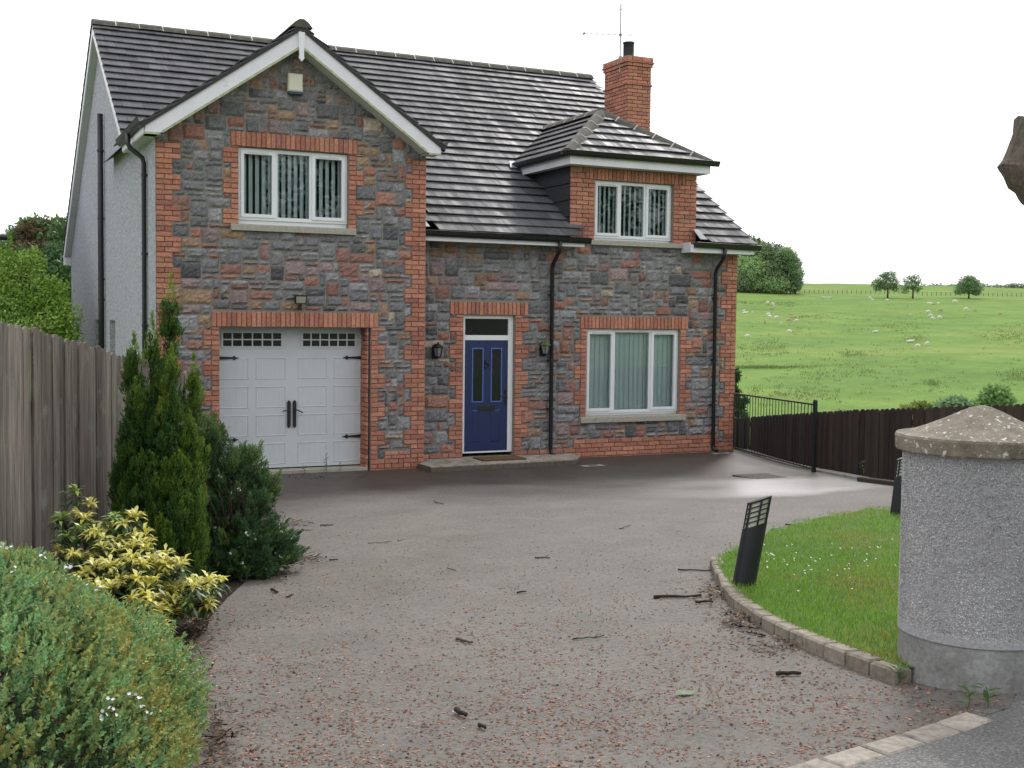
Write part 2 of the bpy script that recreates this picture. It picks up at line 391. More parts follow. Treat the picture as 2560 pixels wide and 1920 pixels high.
t.links.new(mixc(t, rf.outputs[0], rl.outputs[0], 1.0, 'MULTIPLY'), b.inputs['Base Color']); b.inputs['Roughness'].default_value = .85; bump(t, b, nf.outputs[0], .8, .006)
sheet('road', [(p[0]-.04, p[1]+.2) for p in SETT]+[(-2.75, -14.38), (-2.3, -14.1), (0, -14.2), (14, -14), (14, -30), (-25, -30), (-25, -18), (-8, -15.6)], m_road, .002)
m_soil = plain('bed_soil', (.045, .030, .021), .95, .15, var=.5, vs=40, bs=1.0, bd=.02)
sheet('soil_bed', [(-4.6, .4)]+[(x+.05, y) for x, y in DRIVE_L[1:]]+[(-9, -15.2), (-9, -13), (-7.2, -10.6), (-5.0, -6.2), (-5.2, .4)], m_soil, .012, hump=lambda x, y: .012*math.sin(x*9)*math.cos(y*7))

# lawn with kerb
KERB = [(-1.46, -10.2), (-1.66, -10.5), (-1.9, -10.92), (-2.2, -11.4), (-2.42, -11.88), (-2.58, -12.3), (-2.7, -12.72), (-2.78, -13.1), (-2.83, -13.45), (-2.86, -13.8)]
LAWN_B = [(-1.25, -10.02), (-.78, -9.66), (-.2, -9.2), (.41, -8.78), (1.0, -8.42), (1.67, -8.15), (2.5, -8.05), (3.6, -8.1), (4.6, -7.7), (5.05, -6.0), (7.4, -5.6), (9, -8), (9, -14.1), (-1.6, -14.25)]
m_lawn, t, b = new_mat('lawn_turf')
na = noise(t, 1.2, 5, .6); nb = noise(t, 42, 5, .75); ra = ramp(t, [(.3, (.058, .135, .018)), (.55, (.095, .19, .022)), (.75, (.15, .17, .03))], na.outputs[0]); rb = ramp(t, [(.3, (.5,)*3), (.7, (1.35,)*3)], nb.outputs[0])
t.links.new(mixc(t, ra.outputs[0], rb.outputs[0], 1.0, 'MULTIPLY'), b.inputs['Base Color']); b.inputs['Roughness'].default_value = .95; bump(t, b, nb.outputs[0], 1, .02)
def kerb_dist(x, y): return min(math.hypot(x-a, y-c) for a, c in KERB+LAWN_B[:8])
def lawn_h(x, y): return max(.0, min(1, (y+14.3)/.45) if x > -2.3 else 1)*lawn_h0(x, y)
def lawn_h0(x, y): return .082*min(1, kerb_dist(x, y)/.35) if y > -10.2 and x > -1.4 else .074
def lawn_z(x, y): return g(y)+.004+lawn_h(x, y)
sheet('lawn', [(x+.06, y+.02) for x, y in KERB][::-1]+LAWN_B, m_lawn, .004, res=.3, hump=lawn_h)
m_kerb = attr_mat('kerb_stone', .9, 24, .65, 1.3, .6, .006, 50, .2, dirt=(9, .55, .75, (.11, .115, .075)))
kb = MB()
def polyline_pts(P, step):
    P = [np.array(p, float) for p in P]; seg = [np.linalg.norm(P[i+1]-P[i]) for i in range(len(P)-1)]; tot = sum(seg); n = max(1, round(tot/step)); outp = []
    for k in range(n+1):
        s = tot*k/n; i = 0
        while i < len(seg)-1 and s > seg[i]: s -= seg[i]; i += 1
        outp.append(P[i]+(P[i+1]-P[i])*min(1, s/seg[i]))
    return outp
KP = polyline_pts(KERB, .205)
for i in range(len(KP)-1):
    a, c = KP[i], KP[i+1]; d = c-a; ln = np.linalg.norm(d); d = d/ln; nrm = np.array([-d[1], d[0]])    # towards the lawn
    z0 = g(a[1])-.05; z1 = g(c[1])-.05; k = random.uniform(.8, 1.15); j = random.uniform(-.008, .008)
    u = np.array([d[0], d[1], (z1-z0)/ln]); col = (.29*k, .255*k, .205*k)
    kb.obox(np.array([a[0], a[1], z0+random.uniform(-.004, .004)])+u*.005+np.array([nrm[0], nrm[1], 0])*j, u, (nrm[0], nrm[1], 0), (0, 0, 1), ln-.012, .104, .132, .012, col)
tag(kb.build('kerb', m_kerb), kind='structure')
kb = MB()
SP = polyline_pts(SETT, .26)
for i in range(len(SP)-1):
    a, c = SP[i], SP[i+1]; d = c-a; ln = np.linalg.norm(d); d /= ln; nrm = np.array([-d[1], d[0]]); k = random.uniform(.85, 1.15)
    kb.obox((a[0]+d[0]*.006-nrm[0]*.07, a[1]+d[1]*.006-nrm[1]*.07, g(a[1])-.07), (d[0], d[1], (g(c[1])-g(a[1]))/ln), (nrm[0], nrm[1], 0), (0, 0, 1), ln-.02, .135, .088+random.uniform(-.004, .004), .008, (.34*k, .305*k, .26*k))
tag(kb.build('edging_setts', m_kerb), kind='structure')
# concrete edge along the side of the drive below the gate and brown fence
kb = MB()
EP = polyline_pts([(6.62, .38), (6.05, -1.4), (5.55, -3.1), (5.3, -4.1), (5.12, -4.6)], .9)
for i in range(len(EP)-1):
    a, c = EP[i], EP[i+1]; d = c-a; ln = np.linalg.norm(d); d /= ln; nrm = np.array([-d[1], d[0]])
    kb.obox((a[0], a[1], g(a[1])-.1), (d[0], d[1], (g(c[1])-g(a[1]))/ln), (nrm[0], nrm[1], 0), (0, 0, 1), ln-.004, .16, .135, .01, (.3, .29, .26))
tag(kb.build('concrete_edging', m_kerb), kind='structure')

# ================================================================== HOUSE
HOUSE = empty('house', (0, 0, 0))
tag(HOUSE, 'two storey stone and red brick house with dark tiled roof and blue front door', 'house')
XL, XR, P2 = -4.2605, 6.468, .404
CH = .0766; MOD = .12
BRICKS = [(.49, .215, .142), (.45, .19, .13), (.53, .245, .168), (.42, .178, .12), (.49, .225, .152), (.37, .165, .12), (.47, .225, .145)]
def bcol():
    c = random.choice(BRICKS); k = random.uniform(.82, 1.1); return tuple(q*k for q in c)
Uy = (0, 0, 1)
def brick(mb, o, u, n, a, b, c=.03, ch=.004):
    """one brick: o lower-left corner of its back, u along, up z, n outward"""
    o = np.asarray(o, float)+np.asarray(n)*random.uniform(-.003, .003)
    mb.obox(o, u, (0, 0, 1), n, a, b, c, ch, bcol())
def brick_run(mb, org, u, n, x0, x1, z, h=CH, half=False, j=.011):
    """one course of stretchers/headers from x0 to x1 (along u from org)"""
    org = np.asarray(org, float); u = np.asarray(u, float); x = x0; first = True
    while x1-x > .02:
        wd = MOD if (half and first) else 2*MOD
        if x1-x-wd < .06: wd = x1-x
        if wd > 2.2*MOD: wd = 2*MOD
        wd = min(wd, x1-x)
        brick(mb, org+u*(x+j/2)+np.array([0, 0, z+j/2]), u, n, wd-j, h-j); x += wd; first = False
def brick_field(mb, org, u, n, x0, x1, z0, z1, phase=0):
    k = 0; z = z0
    nrow = max(1, round((z1-z0)/CH)); h = (z1-z0)/nrow
    for k in range(nrow): brick_run(mb, org, u, n, x0, x1, z0+k*h, h, half=((k+phase) % 2 == 1))
def soldier(mb, org, u, n, x0, x1, z0, z1, j=.011):
    nb = max(1, round((x1-x0)/CH)); wd = (x1-x0)/nb
    for k in range(nb):
        brick(mb, np.asarray(org, float)+np.asarray(u, float)*(x0+k*wd+j/2)+np.array([0, 0, z0+j/2+random.uniform(-.003, .003)]), u, n, wd-j, z1-z0-j)
def toothed(mb, org, u, n, x0, sgn, z0, z1, narrow, wide, start_wide, covered):
    """quoin with blocks three courses high, alternately wide and narrow; records the covered rectangles"""
    k = 0; z = z0
    while z < z1-.01:
        h = min(3*CH, z1-z); wd = wide if (k % 2 == 0) == start_wide else narrow
        a, c = (x0, x0+wd) if sgn > 0 else (x0-wd, x0)
        brick_field(mb, org, u, n, a, c, z, z+h, phase=k); covered.append((a, c, z, z+h)); z += h; k += 1

STONES = [((.215, .213, .218), 34), ((.262, .262, .268), 22), ((.172, .171, .178), 18), ((.112, .112, .119), 7), ((.32, .225, .15), 6), ((.28, .19, .135), 5), ((.26, .145, .12), 8), ((.32, .165, .125), 6), ((.40, .34, .27), 2), ((.27, .205, .20), 10)]
SW = [w_ for _, w_ in STONES]
def scol():
    c = random.choices(STONES, SW)[0][0]; k = random.uniform(.8, 1.15); return np.array(c)*k
def stone_wall(mb, org, x0, x1, z0, z1, covered, top=None):
    """squared rubble: stones of random size fitted round the rectangles in covered"""
    cw, chh = .055, CH
    nx = int(math.ceil((x1-x0)/cw)); nz = int(math.ceil((z1-z0)/chh))
    rows = []
    for r in range(nz):
        zc = z0+(r+.5)*chh; iv = [(x0, x1)]
        for (a, c, b0, b1) in covered:
            if b0-.012 < zc < b1+.012:
                nv = []
                for (s, e) in iv:
                    if c <= s or a >= e: nv.append((s, e)); continue
                    if a > s: nv.append((s, a))
                    if c < e: nv.append((c, e))
                iv = nv
        rows.append(iv)
    def inter(r, xc):
        for s, e in rows[r]:
            if s <= xc <= e: return (s, e)
        return None
    free = np.zeros((nz, nx), bool)
    for r in range(nz):
        for q in range(nx):
            xc = x0+(q+.5)*cw
            if inter(r, xc) and (top is None or z0+(r+.3)*chh < top(xc)): free[r, q] = True
    used = ~free
    for r in range(nz):
        for q in range(nx):
            if used[r, q]: continue
            hh = random.choices([1, 2, 3], [36, 46, 18])[0]; ww = random.choices([2, 3, 4, 5, 6, 7, 8, 9], [7, 13, 18, 18, 14, 10, 6, 3])[0]
            if hh == 1: ww = max(2, min(ww, 5))
            if hh == 3: ww = max(4, ww)
            if hh == 2 and random.random() < .75: ww = max(3, ww)
            k = 0
            while k < ww and q+k < nx and not used[r, q+k]: k += 1
            ww = k
            # avoid leaving one-cell slivers
            if q+ww < nx and not used[r, q+ww] and (q+ww+1 >= nx or used[r, q+ww+1]): ww += 1
            h = 1
            while h < hh and r+h < nz and not used[r+h, q:q+ww].any(): h += 1
            hh = h
            used[r:r+hh, q:q+ww] = True
            xa, xb = x0+q*cw, x0+(q+ww)*cw; za, zb = z0+r*chh, z0+(r+hh)*chh
            lo = x0; hi = x1
            for rr in range(r, r+hh):
                it = inter(rr, (xa+xb)/2)
                if it: lo = max(lo, it[0]); hi = min(hi, it[1])
            if xa < lo or xa-lo < cw: xa = lo
            if xb > hi or hi-xb < cw: xb = hi
            if xb-xa < .03: continue
            add_stone(mb, org, xa, xb, za, zb)
def add_stone(mb, org, xa, xb, za, zb):
    j = .008; xa += j; xb -= j; za += j; zb -= j
    nx = max(3, int((xb-xa)/.045)+2); nz = max(3, int((zb-za)/.04)+2)
    proud = random.uniform(.004, .022); c1 = scol(); c2 = c1
    two = random.random() < .26; split = random.uniform(.3, .7)
    if two: c2 = scol()
    vert = random.random() < .2
    V = []; C = []; tilt = random.uniform(-.012, .012); tz = random.uniform(-.010, .010)
    for k in range(nz):
        for i in range(nx):
            s, t_ = i/(nx-1), k/(nz-1); edge = i in (0, nx-1) or k in (0, nz-1)
            x = xa+(xb-xa)*s; z = za+(zb-za)*t_
            if edge:
                x += random.uniform(-.009, .009); z += random.uniform(-.009, .009); y = .016
            else:
                x += random.uniform(-.008, .008); z += random.uniform(-.007, .007)
                y = -proud+random.uniform(-.010, .010)+tilt*(s-.5)*2+tz*(t_-.5)*2
            V.append((org[0]+x, org[1]+y, org[2]+z))
            f = 1/(1+math.exp(-((t_ if vert else s)-split)*16)); cc = c1*(1-f)+c2*f
            C.append(tuple(cc*random.uniform(.9, 1.1)))
    F = [(k*nx+i, k*nx+i+1, (k+1)*nx+i+1, (k+1)*nx+i) for k in range(nz-1) for i in range(nx-1)]
    mb.add(V, F, C)
def backing(mb, y, x0, x1, z0, z1, holes, depth=.3):
    xs = sorted({x0, x1, *[h[0] for h in holes], *[h[1] for h in holes]}); zs = sorted({z0, z1, *[h[2] for h in holes], *[h[3] for h in holes]})
    for i in range(len(xs)-1):
        for k in range(len(zs)-1):
            xc, zc = (xs[i]+xs[i+1])/2, (zs[k]+zs[k+1])/2
            if any(h[0] < xc < h[1] and h[2] < zc < h[3] for h in holes): continue
            for yy, fl in ((y, 0), (y+depth, 1)):
                q = [(xs[i], yy, zs[k]), (xs[i+1], yy, zs[k]), (xs[i+1], yy, zs[k+1]), (xs[i], yy, zs[k+1])]
                mb.quad(*(q[::-1] if fl else q))
    for a, c, b0, b1 in holes:
        mb.quad((a, y, b0), (a, y, b1), (a, y+depth, b1), (a, y+depth, b0)); mb.quad((c, y, b0), (c, y+depth, b0), (c, y+depth, b1), (c, y, b1))
        mb.quad((a, y, b1), (c, y, b1), (c, y+depth, b1), (a, y+depth, b1)); mb.quad((a, y, b0), (a, y+depth, b0), (c, y+depth, b0), (c, y, b0))
X_ = (1, 0, 0); NF = (0, -1, 0)
ZG = 2.298; XP, XG = -.9267, -3.332
BW = (-3.04, -1.308, 3.855, 5.03)            # bay window opening
DR = (.856, 1.824, .10, 2.53)                # front door opening
GW = (3.239, 5.22, .733, 2.31)               # ground window opening
YB = .018                                     # mortar plane lies this far behind the brick face
FO = (0, .022, 0)
# ---- bay front
cov = []
mb = MB(); toothed(mb, FO, X_, NF, XL, 1, -.05, 5.02, .24, .36, False, cov); mb.build('brick_quoin', M_BRICK, HOUSE)
mb = MB(); toothed(mb, FO, X_, NF, 0, -1, -.05, 5.02, .24, .36, True, cov); mb.build('brick_quoin', M_BRICK, HOUSE)
mb = MB()                                     # garage surround
toothed(mb, FO, X_, NF, XG, -1, -.05, ZG, .12, .24, False, cov); toothed(mb, FO, X_, NF, XP, 1, -.05, ZG, .12, .24, True, cov)
soldier(mb, FO, X_, NF, XG-.12, XP+.12, ZG, ZG+.235); cov.append((XG-.12, XP+.12, ZG, ZG+.235))
brick_field(mb, FO, X_, NF, XP+.24, -.36, -.05, -.05+3*CH); cov.append((XP+.24, -.36, -.05, .30)); brick_field(mb, FO, X_, NF, XP+.24, -.24, -.05+3*CH, .30, 1)
for k in range(31): brick_run(mb, (XP-.03, .03, 0), (0, 1, 0), (-1, 0, 0), 0, .33, -.05+k*CH, half=k % 2 == 1) if -.05+k*CH < ZG-CH*.5 else None
mb.build('brick_surround', M_BRICK, HOUSE)
cov.append((XG, XP, -.1, ZG))
mb = MB()                                     # bay window surround
nwin = cov
toothed(mb, FO, X_, NF, BW[0], -1, BW[2], BW[3], .12, .24, True, cov); toothed(mb, FO, X_, NF, BW[1], 1, BW[2], BW[3], .12, .24, False, cov)
soldier(mb, FO, X_, NF, BW[0]-.12, BW[1]+.14, BW[3], BW[3]+.225); cov.append((BW[0]-.12, BW[1]+.14, BW[3], BW[3]+.225))
mb.build('brick_surround', M_BRICK, HOUSE)
cov.append((BW[0], BW[1], BW[2], BW[3])); cov.append((BW[0]-.11, BW[1]+.11, BW[2]-.095, BW[2]))
BAYZ = lambda x: 6.78-.69*abs(x+2.16)
mb = MB(); stone_wall(mb, (0, 0, 0), XL, 0, -.05, 6.8, cov, BAYZ); wall = mb.build('stone_wall', M_STONE, HOUSE)
wall['label'] = 'stone gable front over the garage'
mb = MB()
backing(mb, YB, XL+.02, 0, -.1, 5.12, [(XG, XP, -.2, ZG), BW]); mb.poly([(XL+.02, YB, 5.12), (0, YB, 5.12), (0, YB, 5.28), (-2.16, YB, 6.78), (XL+.02, YB, 5.3)])
mb.box((-.30, .32, -.1), (0, 5.0, 5.1))      # bay's right flank
mb.build('mortar_bed', M_MORTAR, HOUSE)
# ---- recessed front
RO = (0, P2+.022, 0); cov = []
mb = MB(); toothed(mb, RO, X_, NF, XR, -1, -.05, 3.7, .24, .36, True, cov); mb.build('brick_quoin', M_BRICK, HOUSE)
mb = MB(); toothed(mb, RO, X_, NF, DR[0], -1, -.05, DR[3], .14, .26, True, cov); toothed(mb, RO, X_, NF, DR[1], 1, -.05, DR[3], .14, .26, True, cov)
soldier(mb, RO, X_, NF, DR[0]-.25, DR[1]+.25, DR[3], DR[3]+.225); cov.append((DR[0]-.25, DR[1]+.25, DR[3], DR[3]+.225))
brick_field(mb, RO, X_, NF, .0, DR[0]-.26, -.05, .18); cov.append((0, DR[0]-.26, -.05, .18)); mb.build('brick_surround', M_BRICK, HOUSE); cov.append(DR)
mb = MB(); toothed(mb, RO, X_, NF, GW[0], -1, GW[2], GW[3], .12, .24, False, cov); toothed(mb, RO, X_, NF, GW[1], 1, GW[2], GW[3], .12, .24, False, cov)
soldier(mb, RO, X_, NF, GW[0]-.13, GW[1]+.17, GW[3], GW[3]+.225); cov.append((GW[0]-.13, GW[1]+.17, GW[3], GW[3]+.225)); mb.build('brick_surround', M_BRICK, HOUSE); cov.append(GW); cov.append((GW[0]-.12, GW[1]+.12, GW[2]-.1, GW[2]))
mb = MB(); brick_field(mb, RO, X_, NF, DR[1]+.26, XR-.36, -.05, -.05+3*CH); cov.append((DR[1]+.26, XR-.36, -.05, -.05+3*CH))
brick_field(mb, RO, X_, NF, 3.0, XR-.36, -.05+3*CH, -.05+5*CH, 1); cov.append((3.0, XR-.36, -.05+3*CH, -.05+5*CH)); mb.build('brick_plinth', M_BRICK, HOUSE)
DSX0, DSX1 = 2.87, 5.515
DW = (3.36, 5.012, 3.885, 4.955)
cov.append((DSX0, DSX1, 3.885, 5.3)); cov.append((3.25, 5.24, 3.8, 3.885))
mb = MB(); stone_wall(mb, (0, P2, 0), 0, XR, -.05, 3.9, cov, lambda x: 3.80 if not DSX0 < x < DSX1 else 3.95); wall = mb.build('stone_wall', M_STONE, HOUSE)
wall['label'] = 'recessed stone wall around the blue door'
mb = MB(); backing(mb, P2+YB, -.02, XR-.02, -.1, 3.84, [DR, GW]); mb.build('mortar_bed', M_MORTAR, HOUSE)
# ---- dormer front
mb = MB(); DOF = (0, P2+.022, 0)
nz0 = 3.885; nrow = round((DW[3]-nz0)/CH); h = (DW[3]-nz0)/nrow
for k in range(nrow):
    brick_run(mb, DOF, X_, NF, DSX0, DW[0], nz0+k*h, h, half=k % 2 == 0); brick_run(mb, DOF, X_, NF, DW[1], DSX1, nz0+k*h, h, half=k % 2 == 1)
brick_run(mb, DOF, X_, NF, DSX0, DSX0+.3, DW[3], .1, True); brick_run(mb, DOF, X_, NF, DSX0, DSX0+.3, DW[3]+.1, .1); soldier(mb, DOF, X_, NF, DSX0+.3, DSX1-.25, DW[3], DW[3]+.2); brick_run(mb, DOF, X_, NF, DSX1-.25, DSX1, DW[3], .1, True); brick_run(mb, DOF, X_, NF, DSX1-.25, DSX1, DW[3]+.1, .1)
mb.build('dormer_wall', M_BRICK, HOUSE)
mb = MB(); backing(mb, P2+YB, DSX0+.02, DSX1-.02, 3.84, 5.2, [DW], .2); mb.build('mortar_bed', M_MORTAR, HOUSE)
PITCHM = (8.1124-3.8965)/(6.5304-.0549); YE, ZE, YR, ZR = .0549, 3.8965, 6.5304, 8.1124
mainz = lambda y: ZE+PITCHM*(y-YE)
for xs_, sg in ((DSX0+.03, -1), (DSX1-.03, 1)):       # slate-hung cheeks: overlapping courses
    mb = MB(); z = 4.0
    while z < 5.22:
        zt = min(z+.29, 5.22); y0 = P2+.03; ya = YE+(z-ZE)/PITCHM+.2; yb_ = YE+(zt-ZE)/PITCHM+.2
        mb.add([(xs_+sg*.032, y0, z), (xs_+sg*.032, ya, z), (xs_+sg*.01, yb_, zt+.03), (xs_+sg*.01, y0, zt+.03), (xs_, y0, z), (xs_, ya, z)], [(0, 1, 2, 3), (0, 4, 5, 1)]); z += .29
    mb.build('dormer_cheek', M_DGREY, HOUSE)
# ---- rendered gable walls and back
mb = MB()
gp = [(12.65, -.3), (.02, -.3), (.02, 5.12), (2.1, 5.14), (6.53, 7.98), (12.65, 3.85)]
hol = [(4.62, 5.42, 1.0, 2.36), (7.0, 7.72, 1.0, 2.36)]
def side_wall(mb, x, th, holes):
    ys = sorted({.02, 2.1, 6.53, 12.65, *[h[0] for h in holes], *[h[1] for h in holes]})
    topz = lambda y: np.interp(y, [.02, 2.1, 6.53, 12.65], [5.12, 5.14, 7.98, 3.85])
    for i in range(len(ys)-1):
        a, c = ys[i], ys[i+1]; ym = (a+c)/2; hs = [h for h in holes if h[0] < ym < h[1]]
        spans = [(-.3, None)] if not hs else [(-.3, hs[0][2]), (hs[0][3], None)]
        for z0, z1 in spans:
            for xx in (x, x+th):
                mb.quad((xx, c, z0), (xx, a, z0), (xx, a, topz(a) if z1 is None else z1), (xx, c, topz(c) if z1 is None else z1))
    for a, c, z0, z1 in holes:
        for P in ([(x, a, z0), (x+.12, a, z0), (x+.12, a, z1), (x, a, z1)], [(x, c, z0), (x, c, z1), (x+.12, c, z1), (x+.12, c, z0)], [(x, a, z1), (x+.12, a, z1), (x+.12, c, z1), (x, c, z1)], [(x, a, z0), (x, c, z0), (x+.12, c, z0), (x+.12, a, z0)]): mb.quad(*P)
side_wall(mb, XL, .25, hol)
wl = mb.build('rendered_wall', M_RENDER, HOUSE); wl['label'] = 'pale grey pebble rendered gable wall'
mb = MB()
mb.poly([(XR, P2+.02, -.3), (XR, 12.65, -.3), (XR, 12.65, 3.85), (XR, 6.53, 7.98), (XR, P2+.02, 3.9)])
mb.poly([(XR-.25, 12.65, -.3), (XR-.25, P2+.02, -.3), (XR-.25, P2+.02, 3.9), (XR-.25, 6.53, 7.98), (XR-.25, 12.65, 3.85)])
mb.box((XL+.02, 12.4, -.3), (XR-.01, 12.65, 3.84)); mb.build('rendered_wall', M_RENDER, HOUSE)
for a, c, z0, z1 in hol:                       # small side windows: beige jambs with dim glass set back
    f = MB(); x = XL+.121
    for s in ((a, a+.05, z0, z1), (c-.05, c, z0, z1), (a+.05, c-.05, z0, z0+.05), (a+.05, c-.05, z1-.05, z1)): f.box((x, s[0], s[2]), (x+.05, s[1], s[3]))
    fo = f.build('window', M_REVEAL, HOUSE); p = MB(); p.box((x+.02, a+.05, z0+.05), (x+.03, c-.05, z1-.05)); p.build('pane', M_DARK, fo)

# ---- tiled roofs
def clip(poly, poly2):
    outp = poly
    for i in range(len(poly2)):
        a, b2 = poly2[i], poly2[(i+1) % len(poly2)]; ins = lambda p: (b2[0]-a[0])*(p[1]-a[1])-(b2[1]-a[1])*(p[0]-a[0]) >= -1e-9
        res = []
        for k in range(len(outp)):
            p, q = outp[k], outp[(k+1) % len(outp)]; ip, iq = ins(p), ins(q)
            if ip: res.append(p)
            if ip != iq:
                dx, dy = q[0]-p[0], q[1]-p[1]; ex, ey = b2[0]-a[0], b2[1]-a[1]; den = ex*dy-ey*dx
                s = -(ex*(p[1]-a[1])-ey*(p[0]-a[0]))/den if abs(den) > 1e-12 else 0
                res.append((p[0]+dx*s, p[1]+dy*s))
        outp = res
        if len(outp) < 3: return []
    return outp
def tiles(mb, O, u, v, outline, slope, gauge=.297, tw=.335, skip=None):
    """overlapping flat tiles on the plane O + a*u + b*v, outline = convex ccw polygon in (a,b)"""
    O, u, v = (np.asarray(q, float) for q in (O, u, v)); n = np.cross(u, v)
    amin = min(p[0] for p in outline); amax = max(p[0] for p in outline); rows = int(math.ceil(slope/gauge))
    for r in range(rows):
        v0 = r*gauge; a = amin-(tw/2 if r % 2 else 0)-.01
        drop = random.uniform(-.004, .004)
        while a < amax:
            pl = clip([(a+.0015, v0), (a+tw-.0015, v0), (a+tw-.0015, v0+gauge+.06), (a+.0015, v0+gauge+.06)], outline); a += tw
            if len(pl) < 3: continue
            cx = sum(p[0] for p in pl)/len(pl); cy = sum(p[1] for p in pl)/len(pl)
            if skip and skip(O+u*cx+v*cy): continue
            k = random.uniform(.72, 1.28); lift = random.uniform(-.002, .003); ti = random.uniform(-.010, .010)
            T = []; B = []
            for p in pl:
                h = .062-.044*(p[1]-v0)/(gauge+.06)+lift+drop+ti*(p[0]-cx)
                T.append(O+u*p[0]+v*p[1]+n*h); B.append(O+u*p[0]+v*p[1]+n*(h-.018))
            m_ = len(pl)
            mb.add(T+B, [tuple(range(m_)), tuple(range(2*m_-1, m_-1, -1))]+[(m_+i, m_+(i+1) % m_, (i+1) % m_, i) for i in range(m_)], (.092*k, .092*k, .097*k))
def ridge(mb, joints, a, b, wid=.17, drop=.10, seg=.45, n=None):
    """angular ridge/hip tiles from a to b, with pale joints"""
    a, b = np.asarray(a, float), np.asarray(b, float); d = b-a; ln = np.linalg.norm(d); d /= ln
    s = np.cross(d, (0, 0, 1)); s /= np.linalg.norm(s); up = np.cross(s, d); k = max(1, round(ln/seg)); sg = ln/k
    for i in range(k):
        p = a+d*(i*sg+.006); q = a+d*((i+1)*sg-.006); j = up*random.uniform(-.004, .006)
        prof = [(-wid, -drop), (-wid*.62, -drop*.42+.02), (-.035, .025), (.035, .025), (wid*.62, -drop*.42+.02), (wid, -drop)]
        for P in (p, q): pass
        A = [p+j+s*x+up*y for x, y in prof]; B = [q+j+s*x+up*y for x, y in prof]
        m_ = len(prof); mb.add(A+B, [(m_+e, m_+e+1, e+1, e) for e in range(m_-1)]+[tuple(range(m_)), tuple(range(2*m_-1, m_-1, -1))], (.085, .08, .067))
        if joints is not None and i < k-1:
            q2 = a+d*((i+1)*sg-.012); q3 = a+d*((i+1)*sg+.012)
            pr = [(x*1.0, y+.004) for x, y in prof]
            A = [q2+s*x+up*y for x, y in pr]; B = [q3+s*x+up*y for x, y in pr]
            joints.add(A+B, [(m_+e, m_+e+1, e+1, e) for e in range(m_-1)]+[tuple(range(m_)), tuple(range(2*m_-1, m_-1, -1))], (.5, .5, .46))
XRL, XRR = -4.43, 6.65
bayroof = lambda x: 6.88-.70*abs(x+2.16)
dormz = lambda x, y: min(6.36, 5.38+.66*(x-2.62), 5.38+.66*(5.68-x), 5.38+.66*(y-.1))
def main_skip(p):
    x, y, z = p
    if y < 4.8 and x < .25 and z < bayroof(x)-.16: return True
    if DSX0+.06 < x < DSX1-.06 and z < dormz(x, y)-.12 and y < 4: return True
    return False
mb = MB(); sl = math.hypot(YR-YE, ZR-ZE); cs, sn = (YR-YE)/sl, (ZR-ZE)/sl; W = XRR-XRL
tiles(mb, (XRL, YE, ZE-.03), (1, 0, 0), (0, cs, sn), [(0, 0), (W, 0), (W, sl-.02), (0, sl-.02)], sl, skip=main_skip)
tiles(mb, (XRR, 2*YR-YE, ZE-.03), (-1, 0, 0), (0, -cs, sn), [(0, 0), (W, 0), (W, sl-.02), (0, sl-.02)], sl, tw=1.3)
# felt under the tiles
n_ = 24
for i in range(n_):
    for k in range(n_):
        x0 = XRL+.06+(W-.12)*i/n_; x1 = XRL+.06+(W-.12)*(i+1)/n_; y0 = YE+(YR-YE)*k/n_; y1 = YE+(YR-YE)*(k+1)/n_
        if main_skip(((x0+x1)/2, (y0+y1)/2, mainz((y0+y1)/2)-.05)) or main_skip((x0, y0, mainz(y0)-.05)) or main_skip((x1, y0, mainz(y0)-.05)): continue
        mb.quad((x0, y0, mainz(y0)-.05), (x1, y0, mainz(y0)-.05), (x1, y1, mainz(y1)-.05), (x0, y1, mainz(y1)-.05), (.03, .03, .03))
mb.quad((XRR-.06, 2*YR-YE, ZE-.05), (XRL+.06, 2*YR-YE, ZE-.05), (XRL+.06, YR, ZR-.05), (XRR-.06, YR, ZR-.05), (.03, .03, .03))
ROOF = mb.build('roof', M_TILE, HOUSE)
mb = MB(); jt = mb; ridge(mb, jt, (XRL, YR, ZR+.05), (XRR, YR, ZR+.05)); mb.build('ridge_tiles', M_RIDGE, ROOF)
# gable roof over the bay
BAX = -2.16; BE = 2.36; bz0 = 6.88-.70*BE; bsl = math.hypot(BE, .70*BE); c2, s2 = BE/bsl, .70*BE/bsl; YF, YBK = -.33, 4.7
mb = MB()
def bay_skip(p): return p[2] < mainz(p[1])-.12
for sg in (1, -1):
    Lr = YBK-YF
    if sg < 0: tiles(mb, (BAX-BE, YBK, bz0-.055), (0, -1, 0), (c2, 0, s2), [(0, 0), (Lr, 0), (Lr, bsl-.02), (0, bsl-.02)], bsl, skip=bay_skip)
    else: tiles(mb, (BAX+BE, YF, bz0-.055), (0, 1, 0), (-c2, 0, s2), [(0, 0), (Lr, 0), (Lr, bsl-.02), (0, bsl-.02)], bsl, skip=bay_skip)
mb.quad((BAX-BE+.05, YF+.02, bz0-.05), (BAX, YF+.02, 6.81), (BAX, YBK, 6.81), (BAX-BE+.05, YBK, bz0-.05), (.03,)*3); mb.quad((BAX+BE-.05, YF+.02, bz0-.05), (BAX+BE-.05, 2, bz0-.05), (BAX, YBK, 6.81), (BAX, YF+.02, 6.81), (.03,)*3)
# mortared verge under the edge tiles
for sg in (-1, 1): mb.prism([(BAX, YF+.005, 6.79), (BAX, YF+.005, 6.86), (BAX+sg*BE, YF+.005, bz0-.02), (BAX+sg*BE, YF+.005, bz0-.09)], (0, .12, 0), (.05, .048, .045))
GROOF = mb.build('gable_roof', M_TILE, HOUSE)
mb = MB(); ridge(mb, None, (BAX, YF-.02, 6.925), (BAX, 4.75, 6.925)); mb.build('ridge_tiles', M_RIDGE, GROOF)
